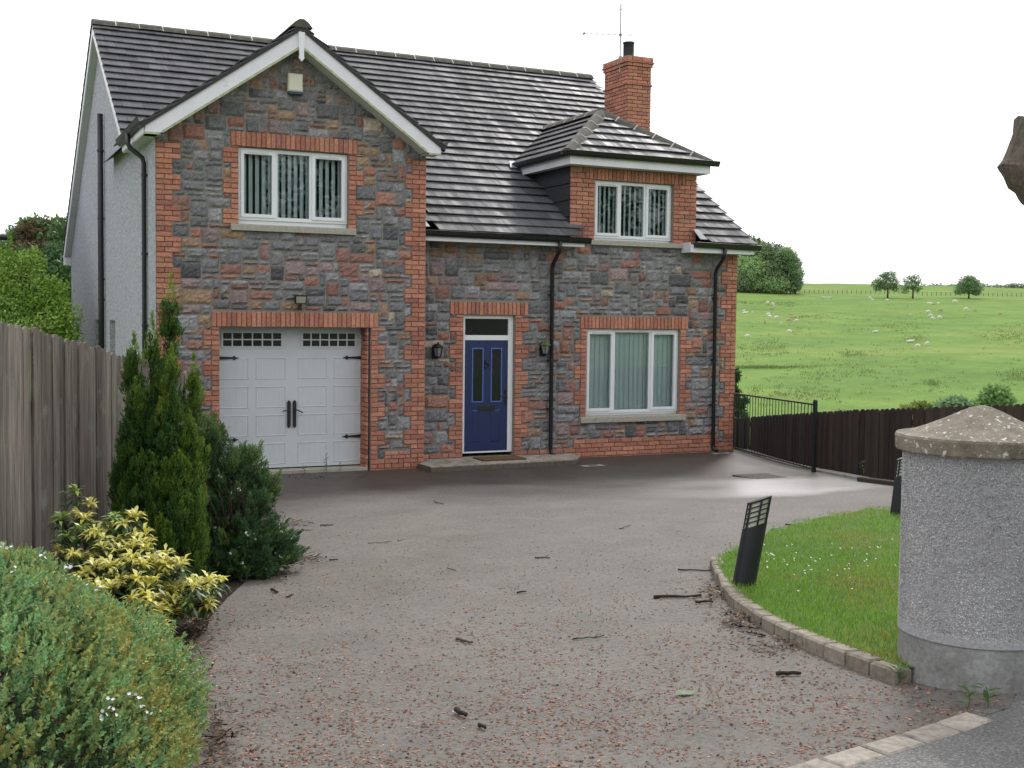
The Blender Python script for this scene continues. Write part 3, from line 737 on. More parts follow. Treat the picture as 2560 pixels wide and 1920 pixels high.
# dormer hipped roof
dx0, dx1, dyf, dz0 = 2.62, 5.68, .1, 5.36; hb = (dx1-dx0)/2; dxc = (dx0+dx1)/2; dp = .66; dza = dz0+dp*hb; ybk = YE+(dza-ZE)/PITCHM+.2
mb = MB(); ds = math.hypot(hb, dp*hb); c3, s3 = hb/ds, dp*hb/ds
tiles(mb, (dx0, dyf, dz0-.03), (1, 0, 0), (0, c3, s3), [(0, 0), (2*hb, 0), (hb, ds)], ds)
Lr = ybk-dyf
dsk = lambda p: p[2] < mainz(p[1])-.10
tiles(mb, (dx0, ybk, dz0-.03), (0, -1, 0), (c3, 0, s3), [(0, 0), (Lr, 0), (Lr-hb, ds), (0, ds)], ds, skip=dsk)
tiles(mb, (dx1, dyf, dz0-.03), (0, 1, 0), (-c3, 0, s3), [(0, 0), (Lr, 0), (Lr, ds), (hb, ds)], ds, skip=dsk)
E1 = (dx0+.03, dyf+.03, dz0-.04); E2 = (dx1-.03, dyf+.03, dz0-.04); AP = (dxc, dyf+hb, dza-.05)
mb.poly([E1, E2, AP], (.03,)*3); mb.quad(E1, AP, (dxc, ybk, dza-.05), (dx0+.03, 2.4, dz0-.04), (.03,)*3); mb.quad(E2, (dx1-.03, 2.4, dz0-.04), (dxc, ybk, dza-.05), AP, (.03,)*3)
DROOF = mb.build('dormer_roof', M_TILE, HOUSE)
mb = MB(); jt = mb; ap = (dxc, dyf+hb, dza+.05)
ridge(mb, jt, (dx0+.02, dyf+.02, dz0+.035), ap, .15, .085, .37); ridge(mb, jt, (dx1-.02, dyf+.02, dz0+.035), ap, .15, .085, .37); ridge(mb, jt, (dxc, dyf+hb-.05, dza+.055), (dxc, ybk+.05, dza+.055), .16, .09, .4)
mb.build('hip_tiles', M_RIDGE, DROOF)
# valley flashing left of the dormer, apron at its foot
yv = YE+(dz0-ZE)/PITCHM
def flash(pts, d):
    mb = MB(); mb.prism(pts, d); mb.build('flashing', M_LEAD, HOUSE)
flash([(dx0-.02, yv-.12, mainz(yv-.12)+.045), (dx0+.07, yv-.12, mainz(yv-.12)+.045), (dxc-.38, ybk-.75, mainz(ybk-.75)+.045), (dxc-.46, ybk-.75, mainz(ybk-.75)+.045)], (0, -.008, .012))
flash([(dx0-.12, yv-.2, mainz(yv-.2)+.058), (dx0+.10, yv-.2, mainz(yv-.2)+.058), (dx0+.10, yv+.03, mainz(yv+.03)+.058), (dx0-.04, yv+.03, mainz(yv+.03)+.058)], (0, -.006, .01))
flash([(DSX1-.10, YE+.05, ZE+.06), (DSX1+.06, YE+.05, ZE+.06), (DSX1+.0, YE+.30, ZE+.06+.30*PITCHM), (DSX1-.10, YE+.30, ZE+.06+.30*PITCHM)], (0, -.006, .01))
flash([(.0, YE+.05, ZE+.06), (.11, YE+.05, ZE+.06), (.06, YE+.5, ZE+.06+.45*PITCHM), (.0, YE+.5, ZE+.06+.45*PITCHM)], (0, -.006, .01))

# ---- barge boards, soffits, fascias, finial
def barge(sg):
    mb = MB(); xa = BAX; xe = BAX+sg*2.29
    top = lambda x: 6.795-.70*abs(x-BAX); botm = lambda x: top(x)-.255
    xr = BAX+sg*2.05
    mb.prism([(xa, -.3, top(xa)), (xe, -.3, top(xe)), (xe, -.3, 5.085), (xr, -.3, 5.085), (xr, -.3, botm(xr)), (xa, -.3, botm(xa))], (0, .025, 0))
    b = mb.build('barge_board', M_BARGE, HOUSE)
    mb = MB(); mb.prism([(xa, -.312, botm(xa)+.03), (xr, -.312, botm(xr)+.03), (xr, -.312, botm(xr)-.01), (xa, -.312, botm(xa)-.01)], (0, .035, 0))
    mb.prism([(xr, -.311, botm(xr)), (xr+sg*.03, -.311, botm(xr)), (xr+sg*.03, -.311, 5.075), (xr, -.311, 5.075)], (0, .033, 0)); mb.box((min(xr, xe), -.311, 5.07), (max(xr, xe), -.278, 5.10))
    mb.build('moulding', M_ALGAE, b)
    mb = MB(); mb.prism([(xa, -.275, botm(xa)+.015), (xr, -.275, botm(xr)+.015), (xr, -.275, botm(xr)+.0), (xa, -.275, botm(xa)+.0)], (0, .29, 0)); mb.box((min(xr, xe)+.01, -.275, 5.08), (max(xr, xe)-.01, .015, 5.095)); mb.build('soffit', M_SOFFIT, HOUSE)
barge(-1); barge(1)
mb = MB(); mb.prism([(BAX-.05, -.33, 6.76), (BAX+.05, -.33, 6.76), (BAX+.035, -.33, 6.40), (BAX+.045, -.33, 6.375), (BAX, -.33, 6.32), (BAX-.045, -.33, 6.375), (BAX-.035, -.33, 6.40)], (0, .03, 0)); mb.build('finial', M_WHITE, HOUSE)
mb = MB(); mb.box((-4.46, -.27, 5.095), (-4.435, 2.05, 5.25)); mb.build('fascia', M_FASC, HOUSE)     # left bay eave
mb = MB(); mb.box((-4.45, -.27, 5.08), (XL, 2.05, 5.094)); mb.build('soffit', M_SOFFIT, HOUSE)
mb = MB(); mb.box((.0, .10, 3.735), (3.0, .125, 3.86)); mb.build('fascia', M_FASC, HOUSE); mb = MB(); mb.box((.0, .126, 3.742), (3.0, P2, 3.757)); mb.build('soffit', M_SOFFIT, HOUSE)
mb = MB(); mb.box((5.2, .10, 3.72), (6.62, .125, 3.86)); mb.box((5.2, .126, 3.72), (5.22, P2, 3.9)); mb.prism([(6.6, .126, 3.72), (6.6, .126, 3.86), (6.6, 6.5, 8.02), (6.6, 6.5, 7.88)], (.025, 0, 0)); mb.build('fascia', M_FASC, HOUSE); mb = MB(); mb.box((5.22, .126, 3.725), (6.6, P2, 3.74)); mb.build('soffit', M_SOFFIT, HOUSE)
mb = MB(); mb.box((2.71, .13, 5.16), (5.62, .155, 5.33)); mb.box((2.71, .156, 5.16), (2.735, 2.2, 5.33)); mb.box((5.595, .156, 5.16), (5.62, 2.2, 5.33)); mb.build('fascia', M_FASC, HOUSE); mb = MB(); mb.box((2.736, .156, 5.165), (5.594, 2.2, 5.18)); mb.build('soffit', M_SOFFIT, HOUSE)
# verge of the left gable: white strip and soffit on both slopes
mb = MB()
for y0, z0, y1, z1 in ((2.25, mainz(2.25)-.06, YR, ZR-.06), (2*YR-YE, ZE-.06, YR, ZR-.06)):
    mb.prism([(XRL+.02, y0, z0), (XRL+.02, y1, z1), (XRL+.02, y1, z1-.17), (XRL+.02, y0, z0-.17)], (.025, 0, 0))
mb.build('barge_board', M_FASC, HOUSE)
mb = MB()
for y0, z0, y1, z1 in ((2.25, mainz(2.25)-.22, YR, ZR-.22), (2*YR-YE, ZE-.22, YR, ZR-.22)):
    mb.prism([(XRL+.045, y0, z0), (XRL+.045, y1, z1), (XRL+.045, y1, z1+.015), (XRL+.045, y0, z0+.015)], (.15, 0, 0))
mb.build('soffit', M_SOFFIT, HOUSE)
mb = MB(); mb.box((XRL+.03, 12.66, 3.66), (XRL+.2, 13.0, 3.84)); mb.build('fascia', M_FASC, HOUSE)

# ---- gutters and pipes
def gutter(pa, pb, outw, name='gutter'):
    """ogee-ish trough from pa to pb, outw = outward horizontal direction"""
    pa, pb, o = np.asarray(pa, float), np.asarray(pb, float), np.asarray(outw, float); mb = MB()
    prof = [(0, 0), (0, -.085), (.05, -.095), (.085, -.06), (.105, -.01), (.115, .0), (.10, .004), (.08, -.05), (.045, -.08), (.012, -.07), (.012, 0)]
    P = [pa+o*x+np.array([0, 0, z]) for x, z in prof]; mb.prism(P, pb-pa); return mb.build(name, M_GUTTER, HOUSE)
gutter((.0, .1, 3.90), (3.09, .1, 3.885), (0, -1, 0)); gutter((5.27, .1, 3.90), (6.72, .1, 3.885), (0, -1, 0))
gutter((-4.462, -.3, 5.30), (-4.462, 2.0, 5.26), (-1, 0, 0)); gutter((BAX+2.31, -.32, 5.30), (BAX+2.31, .9, 5.28), (1, 0, 0))
gutter((2.64, .12, 5.385), (5.76, .12, 5.385), (0, -1, 0)); gutter((2.70, .10, 5.385), (2.70, 2.25, 5.385), (-1, 0, 0))
mb = MB(); mb.tube([(XRL-.02, 13.06, 3.82), (XRL+.5, 13.06, 3.82)], .055, 8); mb.build('gutter', M_GUTTER, HOUSE)
def pipe(pts, r, name='downpipe', brackets=(), axis=(0, 1, 0), shoe=True):
    mb = MB(); mb.tube(pts, r, 12); p = pts
    o = mb.build(name, M_BLACK, HOUSE, smooth=True)
    for z in brackets:
        c = np.array(pts[-2]); c = c*0+np.array([np.interp(z, [pts[-1][2], pts[-3][2] if len(pts) > 3 else pts[0][2]], [pts[-1][0], pts[-3][0] if len(pts) > 3 else pts[0][0]]), pts[-2][1], z]); k = MB()
        k.tube([c-np.array([0, 0, .02]), c+np.array([0, 0, .02])], r+.006, 12)
        ax = np.array(axis, float); sd_ = np.cross(ax, (0, 0, 1)); k.obox(c-sd_*.065-np.array([0, 0, .015])+ax*(r*.3), sd_, (0, 0, 1), ax, .13, .03, .045); k.build('pipe_bracket', M_BLACK, o)
    return o
pipe([(2.50, .06, 3.84), (2.50, .06, 3.66), (2.50, .30, 3.45), (2.50, .34, 3.36), (2.51, .34, .2), (2.525, .34, .12), (2.57, .25, .07)], .036, brackets=(2.9, 1.75, .9))
pipe([(5.93, .06, 3.84), (5.93, .06, 3.66), (5.93, .30, 3.45), (5.93, .34, 3.36), (5.95, .34, .15), (5.955, .34, .08), (5.97, .25, .04)], .036, brackets=(2.9, 1.75, .9))
pipe([(-4.53, .86, 5.22), (-4.53, .86, 5.06), (-4.50, .85, 5.0), (-4.33, .80, 4.86), (-4.31, .80, 4.78), (-4.31, .81, 2.5), (-4.31, .82, .1)], .036, brackets=(4.6, 3.4, 2.3), axis=(1, 0, 0))
pipe([(-4.335, 6.05, 6.3), (-4.335, 6.05, 4), (-4.335, 6.05, 2.7), (-4.335, 6.05, .1)], .055, 'soil_pipe', (5.6, 4.3, 3.15, 2.75), axis=(1, 0, 0))

# ---- windows
M_VENT = plain('trickle_vent', (.6, .61, .6), .5, .4, bs=0)
def window(x0, x1, z0, z1, y, lights, open_lights, slat, gap, name='window', closed=False, reveal=True):
    """three-light casement: outer frame + mullions one mesh; panes, blinds, vents are sub-parts"""
    fw = .055; d = .07; f = MB(); yb = y+d
    f.box((x0, y, z0), (x0+fw, yb, z1)); f.box((x1-fw, y, z0), (x1, yb, z1)); f.box((x0+fw, y, z1-fw), (x1-fw, yb, z1)); f.box((x0+fw, y, z0), (x1-fw, yb, z0+fw))
    xs = [x0+fw]; tot = sum(lights); inner = x1-x0-2*fw-fw*(len(lights)-1)
    panes = []; x = x0+fw
    for i, l in enumerate(lights):
        wd = inner*l/tot; panes.append((x, x+wd, i in open_lights)); x += wd
        if i < len(lights)-1: f.box((x, y+.002, z0+fw), (x+fw, yb-.002, z1-fw)); x += fw
    gl = []
    for a, c, op in panes:
        za, zb = z0+fw, z1-fw
        if op:                                        # a sash standing proud of the frame
            sw = .05; a -= .014; c += .014; za -= .014; zb += .014
            for s in ((a, a+sw, za, zb), (c-sw, c, za, zb), (a+sw, c-sw, za, za+sw), (a+sw, c-sw, zb-sw, zb)): f.box((s[0], y-.018, s[2]), (s[1], y+.05, s[3]))
            a += sw; c -= sw; za += sw; zb -= sw
        gl.append((a, c, za, zb, op))
    fo = f.build(name, M_WHITE, HOUSE)
    for a, c, za, zb, op in gl:
        p = MB(); p.box((a-.008, y+.022, za-.008), (c+.008, y+.028, zb+.008)); p.build('pane', M_GLASS, fo)
        bl = MB(); a0 = a-.02; nn = max(2, int((c-a+.075)/slat)); pit = (c-a+.075)/nn
        for k in range(nn):
            cx = a0+(k+.5)*pit; an = math.radians(gap+random.uniform(-3, 3)); hw = .0445 if not closed else pit*.56; yy = y+.125
            p0 = (cx-hw*math.cos(an), yy-hw*math.sin(an)); p1 = (cx+hw*math.cos(an), yy+hw*math.sin(an)); mid = ((p0[0]+p1[0])/2, (p0[1]+p1[1])/2-.004)
            bl.add([(p0[0], p0[1], za-.02), (mid[0], mid[1], za-.02), (p1[0], p1[1], za-.02), (p0[0], p0[1], zb+.03), (mid[0], mid[1], zb+.03), (p1[0], p1[1], zb+.03)], [(0, 1, 4, 3), (1, 2, 5, 4)])
        bl.build('blind', M_BLIND, fo)
        if op: v = MB(); v.box((a+.05, y-.026, zb+.016), (c-.05, y-.019, zb+.034)); v.build('vent', M_VENT, fo)
    return fo
window(BW[0]+.004, BW[1]-.004, 3.935, 5.022, .075, [1, 1, 1], (0, 2), .095, 35)
window(DW[0]+.004, DW[1]-.004, 3.935, 4.95, P2+.075, [1, 1, 1], (0, 2), .095, 38)
window(GW[0]+.004, GW[1]-.004, .79, 2.305, P2+.075, [.72, 1, .72], (0, 2), .089, 9, closed=True)
def sill(x0, x1, z0, z1, y): 
    mb = MB(); mb.add([(x0, y-.06, z0), (x1, y-.06, z0), (x1, y+.16, z0), (x0, y+.16, z0), (x0, y-.06, z1-.012), (x1, y-.06, z1-.012), (x1, y+.16, z1+.014), (x0, y+.16, z1+.014), (x0, y-.052, z1), (x1, y-.052, z1)], [(0, 3, 2, 1), (0, 1, 5, 4), (4, 5, 9, 8), (8, 9, 6, 7), (1, 2, 6, 9, 5), (0, 4, 8, 7, 3), (2, 3, 7, 6)]); mb.build('window_sill', M_SILL, HOUSE)
sill(-3.166, -1.199, 3.763, 3.857, 0); sill(3.275, 5.235, 3.802, 3.884, P2); sill(3.12, 5.34, .632, .735, P2)
for x0, x1, z0, z1, y in ((BW[0], BW[1], 3.857, 3.937, .10), (DW[0], DW[1], 3.885, 3.937, P2+.10), (GW[0], GW[1], .735, .79, P2+.10)):
    mb = MB(); mb.box((x0+.003, y, z0+.014), (x1-.003, y+.05, z1)); mb.build('stub_sill', M_WHITE, HOUSE)
# rooms behind the glass, dim
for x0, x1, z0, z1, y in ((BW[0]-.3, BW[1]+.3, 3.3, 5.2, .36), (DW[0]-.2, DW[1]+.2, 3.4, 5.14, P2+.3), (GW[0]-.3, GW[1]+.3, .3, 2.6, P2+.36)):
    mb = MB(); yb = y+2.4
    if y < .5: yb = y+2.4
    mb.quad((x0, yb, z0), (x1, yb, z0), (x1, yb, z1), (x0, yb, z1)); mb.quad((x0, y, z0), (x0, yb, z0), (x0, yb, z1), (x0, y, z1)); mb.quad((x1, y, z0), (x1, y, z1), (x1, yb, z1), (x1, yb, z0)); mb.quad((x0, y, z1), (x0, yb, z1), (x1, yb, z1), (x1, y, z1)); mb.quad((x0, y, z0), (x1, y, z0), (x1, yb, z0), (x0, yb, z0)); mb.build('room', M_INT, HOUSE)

# ---- garage door
GY = .34; gx0, gx1, gz0, gz1 = XG-.02, XP+.005, .075, ZG+.02
gd = MB(); gd.box((gx0, GY, gz0), (gx1, GY+.05, gz1)); hgt = (gz1-gz0)/5
for r in range(1, 5): gd.box((gx0, GY-.0015, gz0+r*hgt-.004), (gx1, GY+.002, gz0+r*hgt+.002), (.35,)*3)
px = [(-3.29, -2.81), (-2.70, -2.22), (-2.03, -1.55), (-1.445, -.985)]
def panel(mb, x0, x1, z0, z1):
    y = GY; rd = .02
    # pressed frame: a raised roll with a sunk, grooved field
    for (a, c, e, f_) in ((x0, x1, z0, z0+rd), (x0, x1, z1-rd, z1), (x0, x0+rd, z0+rd, z1-rd), (x1-rd, x1, z0+rd, z1-rd)):
        hz = c-a > f_-e
        if hz: mb.add([(a, y-.001, e), (c, y-.001, e), (c, y-.001, f_), (a, y-.001, f_), (a+.006, y-.008, (e+f_)/2), (c-.006, y-.008, (e+f_)/2)], [(0, 1, 5, 4), (3, 4, 5, 2), (0, 4, 3), (1, 2, 5)])
        else: mb.add([(a, y-.001, e), (c, y-.001, e), (c, y-.001, f_), (a, y-.001, f_), ((a+c)/2, y-.008, e), ((a+c)/2, y-.008, f_)], [(0, 4, 5, 3), (4, 1, 2, 5)])
    k = 4
    for i in range(1, k+1):
        xx = x0+(x1-x0)*i/(k+1); mb.add([(xx-.004, y-.0012, z0+.03), (xx+.004, y-.0012, z0+.03), (xx+.004, y-.0012, z1-.03), (xx-.004, y-.0012, z1-.03), (xx, y-.0028, z0+.03), (xx, y-.0028, z1-.03)], [(0, 4, 5, 3), (4, 1, 2, 5)])
for r in range(4):
    for x0, x1 in px: panel(gd, x0, x1, gz0+r*hgt+.055, gz0+(r+1)*hgt-.055)
GD = gd.build('garage_door', M_GDOOR, HOUSE)
for x0, x1 in ((-3.24, -2.27), (-1.98, -1.06)):
    f = MB(); z0, z1 = gz1-.345, gz1-.09; y = GY-.016
    for s in ((x0, x0+.03, z0, z1), (x1-.03, x1, z0, z1), (x0+.03, x1-.03, z0, z0+.025), (x0+.03, x1-.03, z1-.025, z1), (x0+.03, x1-.03, (z0+z1)/2-.01, (z0+z1)/2+.01)): f.box((s[0], y, s[2]), (s[1], GY, s[3]))
    for i in range(1, 6): xx = x0+.015+(x1-x0-.03)*i/6; f.box((xx-.01, y+.001, z0+.025), (xx+.01, GY, (z0+z1)/2-.01)); f.box((xx-.01, y+.001, (z0+z1)/2+.01), (xx+.01, GY, z1-.025))
    f.build('window_grid', M_GDOOR, GD); p = MB(); p.box((x0+.02, GY-.006, z0+.02), (x1-.02, GY-.004, z1-.02)); p.build('door_window', M_DARK, GD)
for xa, sg in ((gx0+.02, 1), (gx1-.01, -1)):
    for z in (gz0+4*hgt-.055, gz0+hgt+.015):
        k = MB(); P = [(0, .03), (.27, .012), (.275, .03), (.30, .032), (.315, .014), (.37, 0), (.315, -.014), (.30, -.032), (.275, -.03), (.27, -.012), (0, -.03)]
        k.prism([(xa+sg*x, GY-.022, z+zz) for x, zz in P], (0, .012, 0)); k.build('strap_hinge', M_IRON, GD)
for xa, sg in ((-2.175, -1), (-2.085, 1)):
    k = MB(); z = .93; P = [(-.026, -.2), (0, -.23), (.026, -.2), (.028, .17), (.018, .2), (0, .21), (-.018, .2), (-.028, .17)]; k.prism([(xa+x, GY-.03, z+zz) for x, zz in P], (0, .028, 0))
    k.tube([(xa, GY-.02, z+.06), (xa, GY-.075, z+.06), (xa+sg*.03, GY-.08, z+.06), (xa+sg*.12, GY-.075, z+(.045 if sg < 0 else .015))], .009, 6); k.build('door_handle', M_IRON, GD)
mb = MB(); mb.box((gx0, GY-.004, .055), (gx1, GY+.04, .0745)); mb.box((gx1-.028, GY-.012, .08), (gx1-.006, GY-.002, gz1-.03)); mb.build('rubber_seal', M_BLACK, GD)
mb = MB(); mb.box((XG+.005, .02, -.1), (XP-.035, .6, .055)); mb.build('threshold', M_SILL, HOUSE)
mb = MB(); mb.box((XG-.2, GY+.4, -.05), (XP+.2, GY+.45, ZG+.3)); mb.build('inner_wall', M_INT, HOUSE)

# ---- front door
FY = P2+.075; fx0, fx1, fz0, fz1 = DR[0]+.004, DR[1]-.004, .162, DR[3]-.003
fr_ = MB(); fw = .07
fr_.box((fx0, FY, fz0), (fx0+fw-.015, FY+.07, fz1)); fr_.box((fx1-fw-.02, FY, fz0), (fx1, FY+.07, fz1)); fr_.box((fx0+.055, FY, fz1-.06), (fx1-.09, FY+.07, fz1)); fr_.box((fx0+.055, FY+.001, 2.10), (fx1-.09, FY+.07, 2.185)); fr_.box((fx0+.055, FY, fz0), (fx1-.09, FY+.07, fz0+.025))
dxa, dxb = fx0+.058, fx1-.093
DOOR = MB(); DOOR.box((dxa, FY+.012, fz0+.028), (dxb, FY+.055, 2.098))
def dpanel(mb, x0, x1, z0, z1, y, rd=.022):
    for s in ((x0, x1, z0, z0+rd), (x0, x1, z1-rd, z1), (x0, x0+rd, z0+rd, z1-rd), (x1-rd, x1, z0+rd, z1-rd)): mb.box((s[0], y-.012, s[2]), (s[1], y+.002, s[3]))
lx = [(dxa+.11, dxa+.35), (dxa+.465, dxa+.70)]
for a, c in lx:
    zz = .34; DOOR.add([(a+.03, FY+.0115, zz), (c-.03, FY+.0115, zz), (c-.03, FY+.0115, .90), (a+.03, FY+.0115, .90), (a+.05, FY+.004, zz+.02), (c-.05, FY+.004, zz+.02), (c-.05, FY+.004, .88), (a+.05, FY+.004, .88)], [(0, 1, 5, 4), (1, 2, 6, 5), (2, 3, 7, 6), (3, 0, 4, 7), (4, 5, 6, 7)])
DO = DOOR.build('front_door', M_BLUE, HOUSE); fr_.build('door_frame', M_WHITE, HOUSE)
tg = MB(); tg.box((fx0+.05, FY+.03, 2.18), (fx1-.085, FY+.036, fz1-.055)); tg.build('fanlight', M_DARK, HOUSE)
for a, c in lx:
    k = MB(); dpanel(k, a+.02, c, 1.03, 1.97, FY+.012); k.build('glazing_trim', M_BLUETRIM, DO); p = MB(); p.box((a+.04, FY+.006, 1.05), (c-.02, FY+.0105, 1.95)); p.build('glazing', M_DARK, DO)
k = MB(); k.box((dxa+.255, FY-.002, .885), (dxa+.57, FY+.0115, .965)); k.box((dxa+.29, FY-.006, .905), (dxa+.535, FY-.003, .945)); k.build('letterbox', M_IRON, DO)
k = MB(); k.lathe([(.0, -.02), (.035, 0), (.03, .03), (.012, .05)], (dxa+.408, FY-.004, 1.71), 12); k.tube([(dxa+.408+.035*math.cos(q), FY-.012, 1.66+.045*math.sin(q)) for q in np.linspace(0, 2*math.pi, 13)], .007, 6); k.build('door_knocker', M_IRON, DO)
k = MB(); k.box((dxb-.045, FY-.004, .98), (dxb-.012, FY+.0115, 1.24)); k.tube([(dxb-.028, FY, 1.14), (dxb-.028, FY-.05, 1.14), (dxb-.05, FY-.055, 1.14), (dxb-.15, FY-.05, 1.135)], .009, 6); k.build('door_handle', M_IRON, DO)
mb = MB(); mb.box((DR[0]-.1, FY+.3, 0), (DR[1]+.1, FY+.34, 2.7)); mb.build('inner_wall', M_INT, HOUSE)

# ---- chimney
cx0, cx1, cy0, cy1, ct = 5.90, 6.47, 3.6, 4.56, 8.0
ch_ = MB(); ch_.box((cx0+.02, cy0+.02, 5.6), (cx1-.02, cy1-.02, ct-.01), (.20, .18, .155)); CHIM = ch_.build('chimney', M_MORTAR, HOUSE)
mb = MB()
def ring(z0, z1, e, ph):
    for org, u, n, ln in (((cx0-e, cy0+.02-e, 0), (1, 0, 0), (0, -1, 0), cx1-cx0+2*e), ((cx0+.02-e, cy1+e, 0), (0, -1, 0), (-1, 0, 0), cy1-cy0+2*e), ((cx1-.02+e, cy0-e, 0), (0, 1, 0), (1, 0, 0), cy1-cy0+2*e), ((cx1+e, cy1-.02+e, 0), (-1, 0, 0), (0, 1, 0), cx1-cx0+2*e)):
        nr = max(1, round((z1-z0)/CH)); h = (z1-z0)/nr
        for k in range(nr): brick_run(mb, org, u, n, 0, ln, z0+k*h, h, half=(k+ph) % 2 == 1)
ring(5.7, 7.40, 0, 0); ring(7.40, 7.44, .025, 1); ring(7.44, 7.79, 0, 0); ring(7.79, 7.86, .025, 1); ring(7.86, 7.90, .05, 0); ring(7.90, ct, .028, 1)
mb.box((cx0-.02, cy0-.02, ct-.012), (cx1+.02, cy1+.02, ct+.0), (.16, .15, .12)); mb.build('brickwork', M_BRICK, CHIM)
k = MB(); k.lathe([(.115, 0), (.115, .36), (.125, .36), (.125, .385), (.105, .385), (.105, .1), (.0, .1)], (6.18, 4.05, ct), 24); k.build('chimney_pot', plain('dark_pot', (.05, .055, .065), .45, .5, var=.2), CHIM, True)

# ================================================================== FITTINGS ON THE HOUSE
def lantern(x, z, label, mossy):
    r = empty('wall_lantern', (x, P2-.02, z)); tag(r, label, 'wall lantern', 'wall lanterns beside the front door')
    M_L = M_IRON; cy = -.13
    k = MB(); k.prism([(-.05, .0, -.13), (.05, 0, -.13), (.06, 0, 0), (.05, 0, .09), (0, 0, .12), (-.05, 0, .09), (-.06, 0, 0)], (0, -.02, 0)); k.tube([(0, -.02, -.10), (0, -.08, -.13), (0, cy, -.115)], .012, 6); k.build('wall_plate', M_L, r)
    k = MB(); k.lathe([(.0, -.115), (.04, -.11), (.05, -.095), (.05, -.085)], (0, cy, 0), 6)
    for q in range(6): an = q*math.pi/3; k.tube([(.048*math.cos(an), cy+.048*math.sin(an), -.09), (.085*math.cos(an), cy+.085*math.sin(an), .06)], .006, 4)
    k.build('cage', M_L, r)
    k = MB(); k.lathe([(.042, -.088), (.078, .058), (.0, .058)], (0, cy, 0), 6); k.build('lamp_glass', plain('lamp_glass', (.22, .24, .25), .15, .6, bs=0), r)
    k = MB(); k.lathe([(.10, .055), (.102, .068), (.06, .105), (.02, .125), (.012, .15), (.0, .155)], (0, cy, 0), 6); k.build('lamp_hood', MATS['mossy_hood'] if mossy else M_L, r)
plain('mossy_hood', (.11, .12, .045), .9, .2, var=.5, vs=18, bs=.3)
lantern(.33, 1.92, 'black six sided lantern on stone left of the blue door', False); lantern(2.34, 1.96, 'lantern with a mossy hood, beside the downpipe right of the blue door', True)
r = empty('floodlight', (-2.11, -.02, 2.66)); tag(r, 'small black floodlight on the stone above the garage lintel', 'floodlight')
k = MB(); k.prism([(-.085, -.10, .0), (.085, -.10, 0), (.095, -.13, .13), (-.095, -.13, .13)], (0, .06, .01)); k.build('lamp_head', M_IRON, r)
k = MB(); k.add([(-.07, -.104, .015), (.07, -.104, .015), (.078, -.131, .115), (-.078, -.131, .115)], [(0, 1, 2, 3)]); k.prism([(-.07, -.106, .015), (.07, -.106, .015), (.078, -.133, .115), (-.078, -.133, .115)], (0, .003, 0)); k.build('lamp_glass', plain('flood_glass', (.34, .32, .24), .2, .5, bs=0), r)
k = MB(); k.tube([(0, -.08, .0), (0, -.07, -.03), (0, .0, -.05)], .018, 6); k.lathe([(.03, -.09), (.035, -.06), (.02, -.03)], (0, -.05, 0), 10); k.build('bracket', M_IRON, r)
r = empty('alarm_box', (-2.19, -.02, 5.86)); tag(r, 'cream burglar alarm box high on the stone gable', 'alarm box')
k = MB(); k.obox((-.115, 0, .045), (1, 0, 0), (0, 0, 1), (0, -1, 0), .23, .275, .085, .018); k.build('cover', plain('cream_plastic', (.66, .64, .52), .5, .4, var=.05, bs=0), r)
k = MB(); k.obox((-.11, 0, 0), (1, 0, 0), (0, 0, 1), (0, -1, 0), .22, .044, .078, .01); k.build('strobe_lens', plain('blue_lens', (.01, .035, .07), .25, .5, bs=0), r)
r = empty('tv_aerial', (5.885, 3.9, 7.8)); tag(r, 'thin television aerial on a mast strapped to the chimney', 'aerial')
M_ALU = plain('grey_aluminium', (.30, .30, .33), .4, .5, metal=.5, bs=0)
k = MB(); k.tube([(0, 0, -.1), (0, 0, 1.3)], .014, 6); k.box((-.02, -.04, .05), (.02, .04, .24)); k.build('mast', M_ALU, r)
bd = unit(np.array([-.93, .32, 0.])); pd = np.array([bd[1], -bd[0], 0]); k = MB(); bo = np.array([0, 0, .68])
k.tube([bo-bd*.25, bo+bd*.80], .006, 5)
for s in (-.2, 0.0, .13, .25, .37, .50, .63, .78): k.tube([bo+bd*s-pd*.14, bo+bd*s+pd*.14], .005, 5)
k.box(tuple(bo+bd*.74-.018), tuple(bo+bd*.82+.018)); k.box(tuple(bo-.025), tuple(bo+.025)); k.tube([bo+bd*-.25+np.array([0, 0, -.12]), bo+bd*-.25+np.array([0, 0, .06])], .006, 5); k.build('antenna_array', M_ALU, r)
k = MB(); k.tube([(.05*math.cos(q), 0, 1.26+.06*math.sin(q)) for q in np.linspace(0, 2*math.pi, 15)], .006, 5); k.build('loop_dipole', M_ALU, r)

